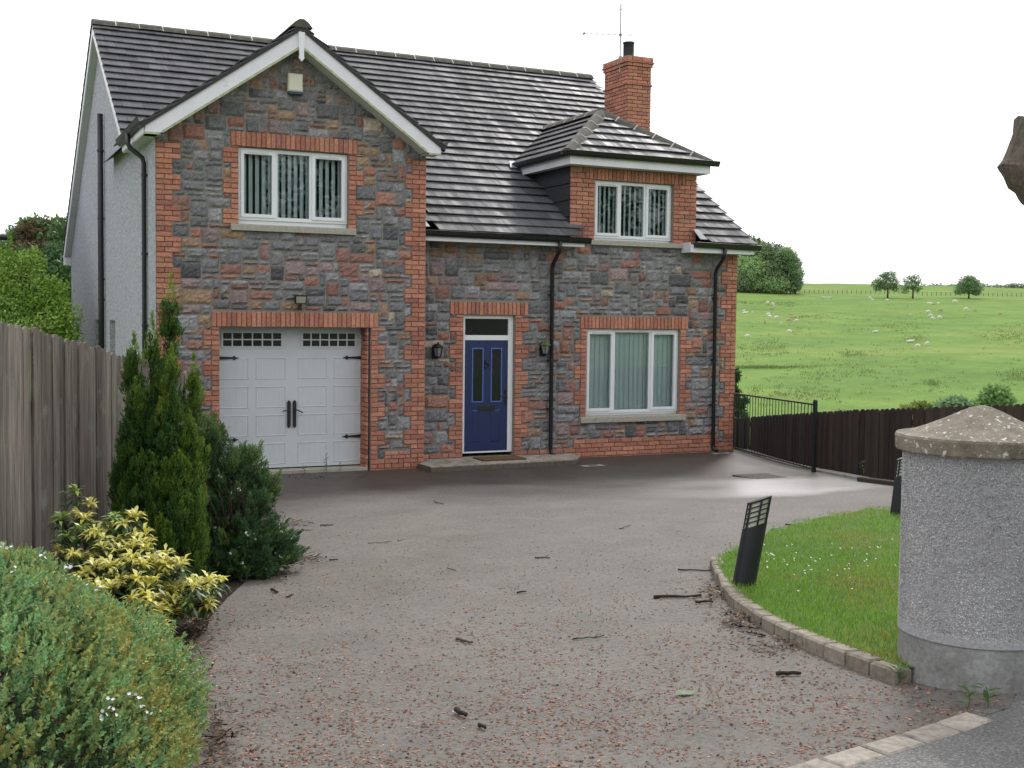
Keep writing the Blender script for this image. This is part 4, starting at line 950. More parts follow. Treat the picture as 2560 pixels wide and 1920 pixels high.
# doorstep slab of sandy setts, doormat, drain cover and little rodding plates
r = empty('doorstep', (0, 0, 0)); tag(r, 'low paved doorstep of buff setts before the blue door', 'doorstep')
SLP = [(-.12, -.62), (2.58, -.50), (2.92, -.02), (2.92, P2+.02), (.0, P2+.02), (.0, -.02), (-.12, -.02)]
M_SETT = attr_mat('buff_setts', .9, 20, .65, 1.3, .5, .005, 50, .25, dirt=(4, .5, .75, (.13, .115, .09)))
k = MB(); k.prism([(x, y, -.05) for x, y in SLP], (0, 0, .135), (.12, .10, .08)); k.build('slab_edge', M_SETT, r)
k = MB()
yy = -.62; row = 0
while yy < P2:
    xx = -.12-(.1 if row % 2 else 0)
    while xx < 2.95:
        pl = clip([(xx+.004, yy+.004), (xx+.196, yy+.004), (xx+.196, yy+.13), (xx+.004, yy+.13)], [(-.12, -.61), (2.58, -.49), (2.91, -.02), (2.91, P2), (-.12, P2)])
        if len(pl) > 2 and not (yy+.13 > -.01 and max(p[0] for p in pl) < .02):
            q = random.uniform(.8, 1.15); k.prism([(max(x, .0) if y > 0 else x, y, .087) for x, y in pl], (0, 0, .012+random.uniform(0, .003)), (.36*q, .315*q, .265*q))
        xx += .2
    yy += .134; row += 1
k.build('paving', M_SETT, r)
r = tag(empty('doormat', (1.36, -.02, .108), .0), 'brown coir doormat lying before the blue door', 'doormat'); M_COIR = plain('coir', (.13, .085, .045), 1, .1, var=.4, vs=60, bs=1, bd=.01)
k = MB(); k.obox((-.40, -.22, 0), (1, 0, 0), (0, 1, 0), (0, 0, 1), .8, .45, .018, .006); k.build('mat_body', M_COIR, r)
k = MB(); k.add([(-.37, -.19, .0185), (.37, -.19, .0185), (.37, .2, .0185), (-.37, .2, .0185)], [(0, 1, 2, 3)]); k.build('worn_centre', plain('worn_coir', (.15, .10, .05), 1, .1, var=.4, vs=40, bs=1, bd=.008), r)
mc = drive_at(1905, 1193); r = tag(empty('manhole_cover', (mc[0], mc[1], g(mc[1])+.006)), 'square rusty manhole cover in the wet patch of the drive', 'manhole cover'); M_RUST = plain('rusty_iron', (.05, .036, .028), .7, .4, var=.4, vs=30, bs=.6)
k = MB(); k.box((-.32, -.32, -.02), (.32, .32, .008)); k.build('frame', M_RUST, r); k = MB()
for i in range(6):
    for j in range(6): k.obox((-.28+i*.094, -.28+j*.094, .0085), (1, 0, 0), (0, 1, 0), (0, 0, 1), .08, .08, .005, .002)
k.build('plate', M_RUST, r)
for (x, y, lb) in ((5.99, .12, 'small concrete gully under the downpipe near the side gate'), (2.75, -.75, 'flat metal plate set in the tarmac off the doorstep corner')):
    k = MB(); k.box((-.2, -.09, -.03), (.2, .09, .010), (.3, .3, .28)); k.box((-.08, -.05, .0105), (.08, .05, .013), (.1, .1, .1)); o = k.build('gully_cover', m_kerb); o.location = (x, y, g(y)); tag(o, lb, 'drain cover')

# ================================================================== FENCES, GATE, PILLAR, LIGHTS
M_OLDWOOD = attr_mat('weathered_fence_wood', .9, 5, .42, 1.7, .8, .008, 16, .2, mapscale=(9, 9, .45), dirt=(4.2, .57, .72, (.20, .205, .165)))
M_BRNWOOD = attr_mat('brown_stained_wood', .75, 6, .6, 1.4, .5, .004, 18, .3, mapscale=(9, 9, .6))
def fence(name, label, P, top, bot, pw, gap, col, mat, dome, thick=.02, rail_side=1, cat='fence', vary=.012):
    """palings along a polyline; every board its own outline, rails behind"""
    r = empty(name, (P[0][0], P[0][1], 0)); tag(r, label, cat); off = np.array([P[0][0], P[0][1], 0])
    pts = polyline_pts(P, pw+gap); k = MB(); n = len(pts)-1
    for i in range(n):
        a, c = pts[i], pts[i+1]; d = c-a; ln = np.linalg.norm(d); d /= ln; nr = np.array([-d[1], d[0]])*rail_side
        s = i/n; zt = top(s, a)+random.uniform(-vary, vary); zb = bot(s, a); q = random.uniform(.65, 1.3); cc = tuple(x*q for x in col(i))
        wd = ln-gap; sh = nr*random.uniform(-.011, .011); lean = random.uniform(-.008, .008)
        xs = [(0, 0)]+[(0, zt-zb-dome)]+[(wd*.5-wd*.5*math.cos(t_), zt-zb-dome+dome*math.sin(t_)) for t_ in (np.pi*.2, np.pi*.35, np.pi*.5, np.pi*.65, np.pi*.8)]+[(wd, zt-zb-dome), (wd, 0)]
        prof = [np.array([a[0]+sh[0]+d[0]*(x+lean*(z>0.1)), a[1]+sh[1]+d[1]*(x+lean*(z>.1)), zb+z])-off for x, z in xs]
        k.prism(prof, (nr[0]*thick, nr[1]*thick, 0), cc)
    k.build('palings', mat, r)
    for fr_h in (.28, .80):
        k = MB()
        for i in range(len(P)-1):
            a, c = np.array(P[i], float), np.array(P[i+1], float); d = unit(c-a); nr = np.array([-d[1], d[0]])*rail_side
            sa = i/(len(P)-1); sb = (i+1)/(len(P)-1); za = bot(sa, a)+(top(sa, a)-bot(sa, a))*fr_h; zb_ = bot(sb, c)+(top(sb, c)-bot(sb, c))*fr_h
            A = np.array([a[0], a[1], za])+np.array([*nr, 0])*(thick+.008)-off; B = np.array([c[0], c[1], zb_])+np.array([*nr, 0])*(thick+.008)-off
            k.prism([A, A+np.array([*nr, 0])*.045, A+np.array([*nr, 0])*.045+np.array([0, 0, .09]), A+np.array([0, 0, .09])], B-A, col(0))
        k.build('rail', mat, r)
    return r
# grey weathered boundary fence on the left
fp = [atD(-420, 760, 6.2), atD(0, 799, 7.5), atD(318, 891, 9.77), atD(480, 936, 11.6)]
FPX_ = [(p[0], p[1]) for p in fp]+[(-4.72, -.6)]; FTZ = [fp[0][2], fp[1][2], fp[2][2], fp[3][2], 1.85]
cum = np.cumsum([0]+[math.dist(FPX_[i], FPX_[i+1]) for i in range(len(FPX_)-1)]); cum /= cum[-1]
greys = [(.14, .12, .105), (.17, .148, .128), (.105, .088, .078), (.15, .138, .115), (.12, .10, .088)]
fence('wooden_fence', 'tall weathered grey plank fence along the left of the drive', FPX_, lambda s, a: float(np.interp(s, cum, FTZ)), lambda s, a: g(a[1])-.1, .105, .007, lambda i: random.choice(greys), M_OLDWOOD, .045, rail_side=1, vary=.016)
# dark brown scalloped fence on the right
bp = [atD(1760, 1053, 25.5), atD(1845, 1046, 23.4), atD(2040, 1031, 20.2), atD(2140, 1026, 18.6), atD(2300, 1021, 17.2), atD(2560, 1012, 17.6), atD(2900, 1000, 18.5)]
BPX = [(p[0], p[1]) for p in bp]; BTZ = [p[2]+.02 for p in bp]
cumb = np.cumsum([0]+[math.dist(BPX[i], BPX[i+1]) for i in range(len(BPX)-1)]); cumb /= cumb[-1]
fence('wooden_fence', 'dark brown fence with rounded board tops below the field', BPX, lambda s, a: float(np.interp(s, cumb, BTZ)), lambda s, a: g(a[1])-.25, .118, .004, lambda i: random.choice([(.040, .027, .022), (.048, .032, .025), (.034, .024, .021), (.044, .030, .025)]), M_BRNWOOD, .05, rail_side=1, vary=.006)
# iron railing gate
M_RAIL = plain('dark_green_iron', (.010, .014, .014), .45, .5, var=.2, bs=0)
ga = drive_at(1831, 1127); gb = drive_at(2034, 1181)
r = empty('railing_gate', (ga[0], ga[1], 0)); tag(r, 'black iron railing gate between the house corner and its post', 'gate')
d = np.array([gb[0]-ga[0], gb[1]-ga[1], 0]); ln = np.linalg.norm(d); d /= ln
zt0 = atD(1825, 983, np.dot(ga-CAM, CF))[2]; zt1 = atD(2026, 1011, np.dot(gb-CAM, CF))[2]; zb0 = g(ga[1])+.07; zb1 = g(gb[1])+.05
zt = lambda s: zt0+(zt1-zt0)*s; zb = lambda s: zb0+(zb1-zb0)*s
k = MB(); k.tube([(0, 0, zt(0)), tuple(d*(ln-.05)+np.array([0, 0, zt(1)]))], .016, 6); k.tube([(0, 0, zb(0)), tuple(d*(ln-.05)+np.array([0, 0, zb(1)]))], .014, 6); k.tube([(0, 0, zb(0)), (0, 0, zt(0)+.03)], .018, 6); k.tube([tuple(d*.06+np.array([0, 0, zb(0)])), tuple(d*.06+np.array([0, 0, zt(.02)]))], .012, 6); k.build('frame', M_RAIL, r)
nbar = 27
barm = None
for i in range(1, nbar):
    s = i/nbar*.985+.015; k = MB(); p = d*(ln*s); k.tube([(0, 0, zb(s)), (0, 0, zt(s))], .0075, 5); o = k.build('bar', M_RAIL, r); o.location = (p[0], p[1], 0)
k = MB(); pp = d*ln; k.box((pp[0]-.026, pp[1]-.026, g(gb[1])-.1), (pp[0]+.026, pp[1]+.026, zt(1)+.05)); k.lathe([(.036, 0), (.036, .015), (.018, .035), (0, .04)], (pp[0], pp[1], zt(1)+.05), 12); k.build('post', M_RAIL, r)
# old timber sleeper at the foot of the brown fence
sa, sb = drive_at(2142, 1204), drive_at(2300, 1224); k = MB(); dd = unit(sb-sa); k.obox(sa+np.array([0, 0, -.03]), dd, unit(np.array([-dd[1], dd[0], 0])), (0, 0, 1), np.linalg.norm(sb-sa), .1, .10, .01, (.05, .04, .032)); o = k.build('timber_sleeper', M_BRNWOOD); tag(o, 'old dark timber sleeper edging the ground below the brown fence', 'sleeper')

# round roughcast gate pillar
PC = np.array([-2.36, -13.83]); pz = g(-13.83)
r = empty('gate_pillar', (PC[0], PC[1], pz)); tag(r, 'round pebble dashed gate pillar with a conical concrete cap', 'gate pillar')
m, t, b = new_mat('plinth_concrete'); n1 = noise(t, 3.2, 7, .68); n2 = noise(t, 40, 4, .7); r1 = ramp(t, [(.34, (.19, .19, .175)), (.5, (.28, .28, .27)), (.66, (.40, .40, .395))], n1.outputs[0]); r2 = ramp(t, [(.3, (.75,)*3), (.7, (1.2,)*3)], n2.outputs[0]); t.links.new(mixc(t, r1.outputs[0], r2.outputs[0], 1.0, 'MULTIPLY'), b.inputs['Base Color']); b.inputs['Roughness'].default_value = .92; bump(t, b, n2.outputs[0], .5, .008)
k = MB(); k.lathe([(.382, -.25), (.378, .05), (.372, .23), (.365, .24), (.0, .24)], (0, 0, 0), 72); k.build('plinth', m, r, True).data.set_sharp_from_angle(angle=.5)
m, t, b = new_mat('roughcast_body'); n1 = noise(t, 60, 5, .7); r1 = ramp(t, [(.3, (.30, .30, .305)), (.7, (.50, .50, .51))], n1.outputs[0]); t.links.new(r1.outputs[0], b.inputs['Base Color']); b.inputs['Roughness'].default_value = .9; bump(t, b, n1.outputs[0], 1, .01)
k = MB(); k.lathe([(.37, .225), (.382, .235), (.376, .3), (.375, 1.16), (.0, 1.16)], (0, 0, 0), 72); BODY = k.build('roughcast_drum', m, r, True); BODY.data.set_sharp_from_angle(angle=.6)
nP = 46000; an = RNG.uniform(0, 2*np.pi, nP); hz = RNG.uniform(.232, 1.15, nP); sz = RNG.uniform(.0022, .0048, nP)
cen = np.column_stack([np.cos(an)*.377, np.sin(an)*.377, hz]); oc = np.array([[1, 0, 0], [-1, 0, 0], [0, 1, 0], [0, -1, 0], [0, 0, 1], [0, 0, -1]], float); of = np.array([[0, 2, 4], [2, 1, 4], [1, 3, 4], [3, 0, 4], [2, 0, 5], [1, 2, 5], [3, 1, 5], [0, 3, 5]])
Rt = rnd_unit(nP)*RNG.uniform(.6, 1.3, (nP, 1)); V = (cen[:, None, :]+oc[None]*sz[:, None, None]*RNG.uniform(.6, 1.4, (nP, 6, 1))).reshape(-1, 3); F = (of[None]+(np.arange(nP)*6)[:, None, None]).reshape(-1, 3)
pal = np.array([[.70, .70, .70], [.55, .55, .555], [.43, .43, .435], [.27, .27, .275], [.62, .60, .57]]); C = pal[RNG.choice(5, nP, p=[.24, .34, .24, .08, .10])]*RNG.uniform(.8, 1.15, (nP, 1)); C = np.repeat(C, 6, 0)
stain = np.array([mn.noise((math.cos(q)*1.6, math.sin(q)*1.6, z*1.5)) for q, z in zip(an, hz)]); C = C*np.repeat(np.clip(.93+.35*stain+.16*(hz-.7), .5, 1.1), 6)[:, None]*np.array([1, .99, .975])
np_mesh('pebble_dash', V, F, C, attr_mat('pebbles', .7, 30, .85, 1.15, 0), BODY)
m, t, b = new_mat('lichen_cap'); n1 = noise(t, 7, 7, .7); n2 = noise(t, 34, 3, .5, typ='ShaderNodeTexNoise'); r1 = ramp(t, [(.34, (.10, .085, .06)), (.52, (.20, .172, .128)), (.72, (.29, .26, .20))], n1.outputs[0]); r2 = ramp(t, [(.60, (0, 0, 0)), (.66, (1, 1, 1))], n2.outputs[0]); c = mixc(t, r1.outputs[0], (.56, .56, .50), r2.outputs[0]); n5 = noise(t, 120, 3, .7); r5 = ramp(t, [(.3, (.7,)*3), (.7, (1.25,)*3)], n5.outputs[0]); t.links.new(mixc(t, c, r5.outputs[0], 1, 'MULTIPLY'), b.inputs['Base Color']); b.inputs['Roughness'].default_value = .92; bump(t, b, n5.outputs[0], .6, .006)
k = MB(); k.lathe([(.0, 1.161), (.35, 1.161), (.412, 1.163), (.418, 1.17), (.421, 1.235), (.415, 1.247), (.345, 1.258), (.265, 1.288), (.18, 1.325), (.10, 1.365), (.045, 1.388), (.015, 1.395), (0, 1.396)], (0, 0, 0), 72); k.build('cap', m, r, True).data.set_sharp_from_angle(angle=.5)

# slanted bollard lights on the lawn edge
M_BOL = plain('charcoal_metal', (.016, .018, .024), .42, .5, var=.15, vs=6, bs=.05); M_DIFF = plain('frosted_diffuser', (.55, .56, .44), .35, .5, var=.06, vs=5, bs=0)
def bollard():
    r = empty('bollard_light'); R_ = .081; H1, H2 = .425, .60; sl_ = .52; seg = 24
    SY = -.16
    def cyl(mb, rad, z0f, z1f, cap=True):
        b0 = len(mb.v)
        for zf in (z0f, z1f):
            for q in range(seg): a_ = 2*math.pi*q/seg; x, y = rad*math.cos(a_), rad*math.sin(a_); mb.v.append((x, y, zf(x)+(SY*y if zf(x) > .1 else 0))); mb.c.append((1, 1, 1))
        for q in range(seg): mb.f.append((b0+q, b0+(q+1) % seg, b0+seg+(q+1) % seg, b0+seg+q))
        mb.f.append(tuple(b0+seg+q for q in range(seg)))
    k = MB(); cyl(k, R_, lambda x: -.12, lambda x: H1+sl_*x); k.build('body', M_BOL, r, False)
    k = MB(); cyl(k, R_-.014, lambda x: H1+sl_*x-.01, lambda x: H2+sl_*x+.0); k.build('diffuser', M_DIFF, r)
    k = MB()
    for q in range(6): a_ = q*math.pi/3+math.pi/6*1.0; x, y = (R_-.006)*math.cos(a_), (R_-.006)*math.sin(a_); k.box((x-.006, y-.006, H1+sl_*x+SY*y-.01), (x+.006, y+.006, H2+sl_*x+SY*y+.012))
    for j in range(5):
        z = H1+.036+j*(H2-H1-.012)/4.6; k.tube([((R_-.004)*math.cos(a_), (R_-.004)*math.sin(a_), z+sl_*(R_-.004)*math.cos(a_)+SY*(R_-.004)*math.sin(a_)) for a_ in np.linspace(0, 2*math.pi, 25)], .0048, 5, cap=False)
    k.build('louvre_cage', M_BOL, r)
    k = MB(); cyl(k, R_, lambda x: H2+sl_*x+.004, lambda x: H2+sl_*x+.012); k.build('top_cap', M_BOL, r)
    return r
def copy_tree(o, parent=None):
    c = o.copy(); COL.objects.link(c); c.parent = parent
    for ch in list(o.children): copy_tree(ch, c)
    return c
b1 = bollard(); b2 = copy_tree(b1)
lawn_pt = lambda u, v: (lambda r_: (lambda t_: CAM+t_*r_)(next(t_ for t_ in np.arange(3, 30, .01) if CAM[2]+t_*r_[2] < g(CAM[1]+t_*r_[1])+.09)))(ray(u, v))
q1 = lawn_pt(1860, 1458); q2 = lawn_pt(2245, 1284)
for o, q, lb, ln_ in ((b1, q1, 'leaning charcoal bollard light at the tip of the lawn kerb', .16), (b2, q2, 'charcoal bollard light half hidden behind the round gate pillar', .10)):
    o.location = (q[0], q[1], g(q[1])+.085); tag(o, lb, 'bollard light', 'bollard lights on the lawn edge')
    lean = Matrix.Rotation(ln_, 4, Vector(tuple(FLAT_F))); o.rotation_euler = (lean @ Matrix.Rotation(-YAW+.0, 4, 'Z')).to_euler()

# ================================================================== PLANTS
M_LEAF = attr_mat('leaf', .55, 30, .85, 1.15, 0, spec=.35, trans=.35)
M_LEAFD = attr_mat('small_leaf', .6, 30, .85, 1.15, 0, spec=.3, trans=.25)
M_BARK = attr_mat('bark', .95, 14, .5, 1.5, 1, .02, 22, .15, mapscale=(3, 3, .6), dirt=(4, .55, .75, (.075, .085, .045)))
M_PETAL = plain('white_petal', (.75, .75, .76), .6, .3, var=.05, bs=0)
def shrub_stems(mb, c, n, r, h, col=(.06, .045, .035)):
    for _ in range(n):
        a_ = random.uniform(0, 2*math.pi); q = r*random.uniform(.3, 1); p0 = np.array([c[0]+random.uniform(-.05, .05), c[1]+random.uniform(-.05, .05), c[2]-.02]); p2 = p0+np.array([q*math.cos(a_), q*math.sin(a_), h*random.uniform(.5, .9)]); p1 = (p0+p2)/2+np.array([0, 0, h*.12]); mb.tube([p0, p1, p2], [.014, .010, .005], 5, col)
def sprigs(P, D, per, ln, lw, ll, cols, spread=.9, tipcol=None):
    """leafy shoots: P tip-ward base points, D shoot axis; 'per' leaves round each"""
    n = len(P); D = unit(D); idx = np.repeat(np.arange(n), per); s = np.tile(np.linspace(.15, 1, per), n); D_ = D[idx]
    rv = rnd_unit(n*per); side = unit(rv-D_*np.sum(rv*D_, 1, keepdims=True)); ax = unit(side*spread*(1.15-s*.65)[:, None]+D_*(.35+s*.75)[:, None])
    base = P[idx]+D_*(s*ln)[:, None]; C = cols[idx]*RNG.uniform(.75, 1.25, (n*per, 1))
    if tipcol is not None: w_ = np.clip((s-.6)/.4, 0, 1)[:, None]*tipcol[1][idx]; C = C*(1-w_)+np.array(tipcol[0])*w_*RNG.uniform(.8, 1.2, (n*per, 1))
    nn = unit(D_*1.0-ax*np.sum(D_*ax, 1, keepdims=True)+rnd_unit(n*per)*.3)
    return leaf_quads(base, ax, nn, ll*RNG.uniform(.75, 1.25, n*per), lw*RNG.uniform(.8, 1.2, n*per), C)
def flowers(P, Nn, r, five=5):
    """small flat five-petalled blooms"""
    n = len(P); idx = np.repeat(np.arange(n), five); a_ = np.tile(np.arange(five)*2*np.pi/five, n); Nn = unit(Nn); t1 = unit(np.cross(Nn, rnd_unit(n))); t2 = np.cross(Nn, t1)
    ax = t1[idx]*np.cos(a_)[:, None]+t2[idx]*np.sin(a_)[:, None]+Nn[idx]*.25
    return leaf_quads(P[idx], ax, Nn[idx], r, r*.8, np.ones((n*five, 3)))

# --- big grey-green hebe mound in the foreground, a rounded hummocky shell of leafy shoots
def mound_surface(c, R3, n, lump, zmin=.0, seed=1):
    rg = np.random.default_rng(seed); d = rg.normal(size=(n*2, 3)); d = unit(d); d = d[d[:, 2] > zmin][:n]
    k = 1+lump*(np.sin(d[:, 0]*7+1.3)*np.sin(d[:, 1]*6+.4)+.7*np.sin(d[:, 2]*9+d[:, 0]*5)+.5*np.sin(d[:, 0]*17+2)*np.sin(d[:, 1]*15)*np.sin(d[:, 2]*13+1))
    P = c+d*np.array(R3)*k[:, None]; nr = unit(d/np.array(R3)); return P, nr, d
hc = np.array([-7.285, -13.56, g(-13.56)-.03]); HR = (1.03, 1.49, 1.045)
r = empty('hebe_bush', tuple(hc)); tag(r, 'large grey green hebe mound with white flowers at the bottom left', 'bush')
mb = MB(); shrub_stems(mb, (0, 0, 0), 40, .85, .8); mb.build('stems', M_BARK, r)
zz = np.zeros(3); P, nr, dd = mound_surface(zz, HR, 21000, .085, -.02, 3)
keep = (nr @ np.array([-.05, -1., .5]) > -.65); P, nr, dd = P[keep], nr[keep], dd[keep]; n = len(P); P = P-nr*RNG.uniform(0, .12, (n, 1))**1.0
tone = .5+.5*np.sin(P[:, 0]*4.3+1)*np.sin(P[:, 1]*3.1)+.35*RNG.normal(size=n)
base = np.where((tone > .72)[:, None], [[.42, .41, .12]], [[.275, .42, .165]])*RNG.uniform(.7, 1.25, (n, 1)); base = np.where((RNG.random(n) < .25)[:, None], base*np.array([[.75, .95, 1.05]]), base)
A = sprigs(P-nr*.03, nr+np.array([0, 0, .55])+rnd_unit(n)*.45, 14, .055, .0105, .0150, base, 1.0, ((.30, .32, .095), (RNG.random((n, 1)) < .4)*.7))
# fill shoots lower down, inside the shell
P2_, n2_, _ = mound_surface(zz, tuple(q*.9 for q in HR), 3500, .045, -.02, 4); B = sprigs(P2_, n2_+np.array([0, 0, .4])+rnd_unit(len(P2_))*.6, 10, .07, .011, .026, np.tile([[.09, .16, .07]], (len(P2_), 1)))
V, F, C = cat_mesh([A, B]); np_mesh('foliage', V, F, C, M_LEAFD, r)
fi = RNG.choice(n, 900, replace=False); fi = fi[(np.sin(P[fi, 0]*5+P[fi, 1]*2.2)+.8*np.sin(P[fi, 1]*6.7+P[fi, 2]*4) > .75) & (nr[fi] @ np.array([.1, -1., .2]) > .15)][:42]
FP = np.repeat(P[fi]+nr[fi]*.07+np.array([0, 0, .02]), 6, 0)+RNG.normal(scale=.013, size=(len(fi)*6, 3)); V, F, C = flowers(FP, rnd_unit(len(FP))*.7+np.array([0, -.4, .6]), .0075); np_mesh('flowers', V, F, C, M_PETAL, r)['kind'] = 'stuff'

# --- variegated / yellow-leaved pieris
yc = atD(330, 1560, 7.35); yc[2] = g(yc[1])
r = empty('pieris_shrub', tuple(yc)); tag(r, 'yellow leaved pieris shrub in front of the grey fence', 'shrub')
heads = []; PXH = [(185, 1235, 7.8, 1), (150, 1290, 7.7, 1), (215, 1300, 7.7, 0), (170, 1340, 7.6, 1), (145, 1385, 7.5, 0), (210, 1400, 7.4, 0), (285, 1290, 7.8, 1), (300, 1315, 7.7, 0), (345, 1300, 7.8, 0), (255, 1345, 7.5, 0), (290, 1360, 7.5, 0), (340, 1345, 7.6, 0), (265, 1405, 7.3, 0), (230, 1430, 7.2, 0), (310, 1400, 7.3, 0), (360, 1375, 7.5, 0), (390, 1400, 7.5, 0), (355, 1420, 7.3, 0), (400, 1430, 7.4, 0), (430, 1415, 7.5, 0), (330, 1450, 7.2, 0), (375, 1465, 7.2, 0), (440, 1460, 7.4, 0), (485, 1455, 7.45, 0), (510, 1462, 7.5, 0), (460, 1480, 7.4, 0), (505, 1505, 7.45, 0), (395, 1495, 7.2, 0), (345, 1510, 7.0, 0), (380, 1530, 7.0, 0), (360, 1545, 6.95, 0), (400, 1575, 6.9, 0), (290, 1470, 7.1, 0), (250, 1480, 7.0, 0), (200, 1450, 7.2, 0), (425, 1520, 7.2, 0), (230, 1260, 7.9, 0), (200, 1320, 7.7, 1), (320, 1330, 7.8, 1), (450, 1500, 7.3, 1), (280, 1440, 7.3, 1), (340, 1480, 7.2, 1)]
PXH = PXH+[(u+random.uniform(-44, 44), v+random.uniform(-26, 14), D_+random.uniform(-.2, .1), g_) for (u, v, D_, g_) in PXH if v > 1350 and not g_]+[(u+random.uniform(-36, 36), v+random.uniform(-16, 16), D_+random.uniform(-.15, .15), g_) for (u, v, D_, g_) in PXH if v > 1330]+[(u+random.uniform(-30, 30), v+random.uniform(-12, 26), D_+random.uniform(-.12, .12), g_) for (u, v, D_, g_) in PXH if v > 1280]
parts = []; mb = MB()
for (u, v, D_, green) in PXH:
    p = atD(u+random.uniform(-8, 8), v+random.uniform(-6, 6), D_+random.uniform(-.1, .1))-yc; heads.append(p); nl = random.randint(20, 26)
    a_ = RNG.uniform(0, 2*np.pi, nl); el = RNG.uniform(-.25, .9, nl); dr = np.column_stack([np.cos(a_)*np.cos(el), np.sin(a_)*np.cos(el), np.sin(el)]); 
    yel = np.array([[.74, .70, .14]])*RNG.uniform(.7, 1.15, (nl, 1)) if not green else np.array([[.27, .38, .07]])*RNG.uniform(.7, 1.2, (nl, 1)); yel[:, 2] *= RNG.uniform(.7, 2.0, nl)
    base_p = np.tile(p, (nl, 1))+RNG.normal(scale=.008, size=(nl, 3)); L1 = RNG.uniform(.055, .095, nl)
    # each leaf as two quads so it arches
    side = unit(np.cross(dr, [0, 0, 1.])); up = np.cross(side, dr); wv = L1*.30; mid = base_p+dr*(L1*.55)[:, None]+up*(L1*.10)[:, None]; tip = base_p+dr*L1[:, None]-np.array([0, 0, 1.])*(L1*.16)[:, None]
    V = np.stack([base_p, mid+side*(wv*.5)[:, None], tip, mid-side*(wv*.5)[:, None]], 1).reshape(-1, 3); parts.append((V, np.arange(4*nl).reshape(nl, 4), np.repeat(yel, 4, 0)))
    # older dark green leaves under each rosette
    ng = 18; a_ = RNG.uniform(0, 2*np.pi, ng); el = RNG.uniform(-.9, -.1, ng); dr = np.column_stack([np.cos(a_)*np.cos(el), np.sin(a_)*np.cos(el), np.sin(el)]); gb_ = np.tile(p-np.array([0, 0, .035]), (ng, 1))+RNG.normal(scale=.018, size=(ng, 3)); gc = np.array([[.07, .13, .045]])*RNG.uniform(.7, 1.5, (ng, 1)); parts.append(leaf_quads(gb_, dr, np.tile([[0, 0, 1.]], (ng, 1)), RNG.uniform(.06, .095, ng), .022, gc, .06))
    b0 = np.array([p[0]*.35+random.uniform(-.1, .1), p[1]*.35+.05, .02]); mb.tube([b0, (b0+p)/2+np.array([0, .04, .05]), p-np.array([0, 0, .01])], [.010, .007, .004], 5, (.09, .06, .045))
np_mesh('foliage', *cat_mesh(parts), attr_mat('glossy_leaf', .4, 30, .88, 1.12, 0, spec=.5, trans=.22), r); mb.build('stems', M_BARK, r)

# --- golden-tipped conifer
cb = atD(405, 1440, 9.1); cb[2] = g(cb[1]); r = empty('conifer_tree', tuple(cb)); tag(r, 'tall narrow evergreen conifer with several pointed tips beside the fence', 'conifer')
def lat(du): return FLAT_R*(du/FPX*9.1)
def hz_(v): return (796-v)/FPX*9.1+CAM[2]-cb[2]
colsC = [(22, 706, 58, .0), (-62, 850, 52, -.06), (72, 905, 44, .08), (-10, 800, 50, -.15), (40, 880, 52, -.18), (-45, 960, 62, -.2), (20, 1010, 62, -.26), (78, 1040, 44, -.1), (-75, 1060, 50, -.1), (-20, 1130, 70, -.3), (55, 1140, 66, -.25), (-60, 1200, 58, -.22), (85, 1180, 36, -.05), (0, 900, 70, .15)]
def flames(cen, axis, H, R_, per, cols, ll, lw, leaves=6, sl=.04):
    """flame-shaped sprays of shoots: cen (n,3) feet, axis (n,3)"""
    n = len(cen); idx = np.repeat(np.arange(n), per); q = RNG.random(n*per); ax = unit(axis)[idx]
    off = rnd_unit(n*per); off -= ax*np.sum(off*ax, 1, keepdims=True); rad = R_[idx]*np.sin(np.clip(q*1.05+.12, 0, 1)*np.pi)**.8*RNG.random(n*per)**.5
    P = cen[idx]+ax*(q*H[idx])[:, None]+unit(off)*rad[:, None]; D = ax+unit(off)*.5*(1-q)[:, None]+rnd_unit(n*per)*.22
    C = cols[idx]*(.8+.5*q)[:, None]*RNG.uniform(.8, 1.2, (n*per, 1)); return sprigs(P, D, leaves, sl, lw, ll, C, .6)
parts = []
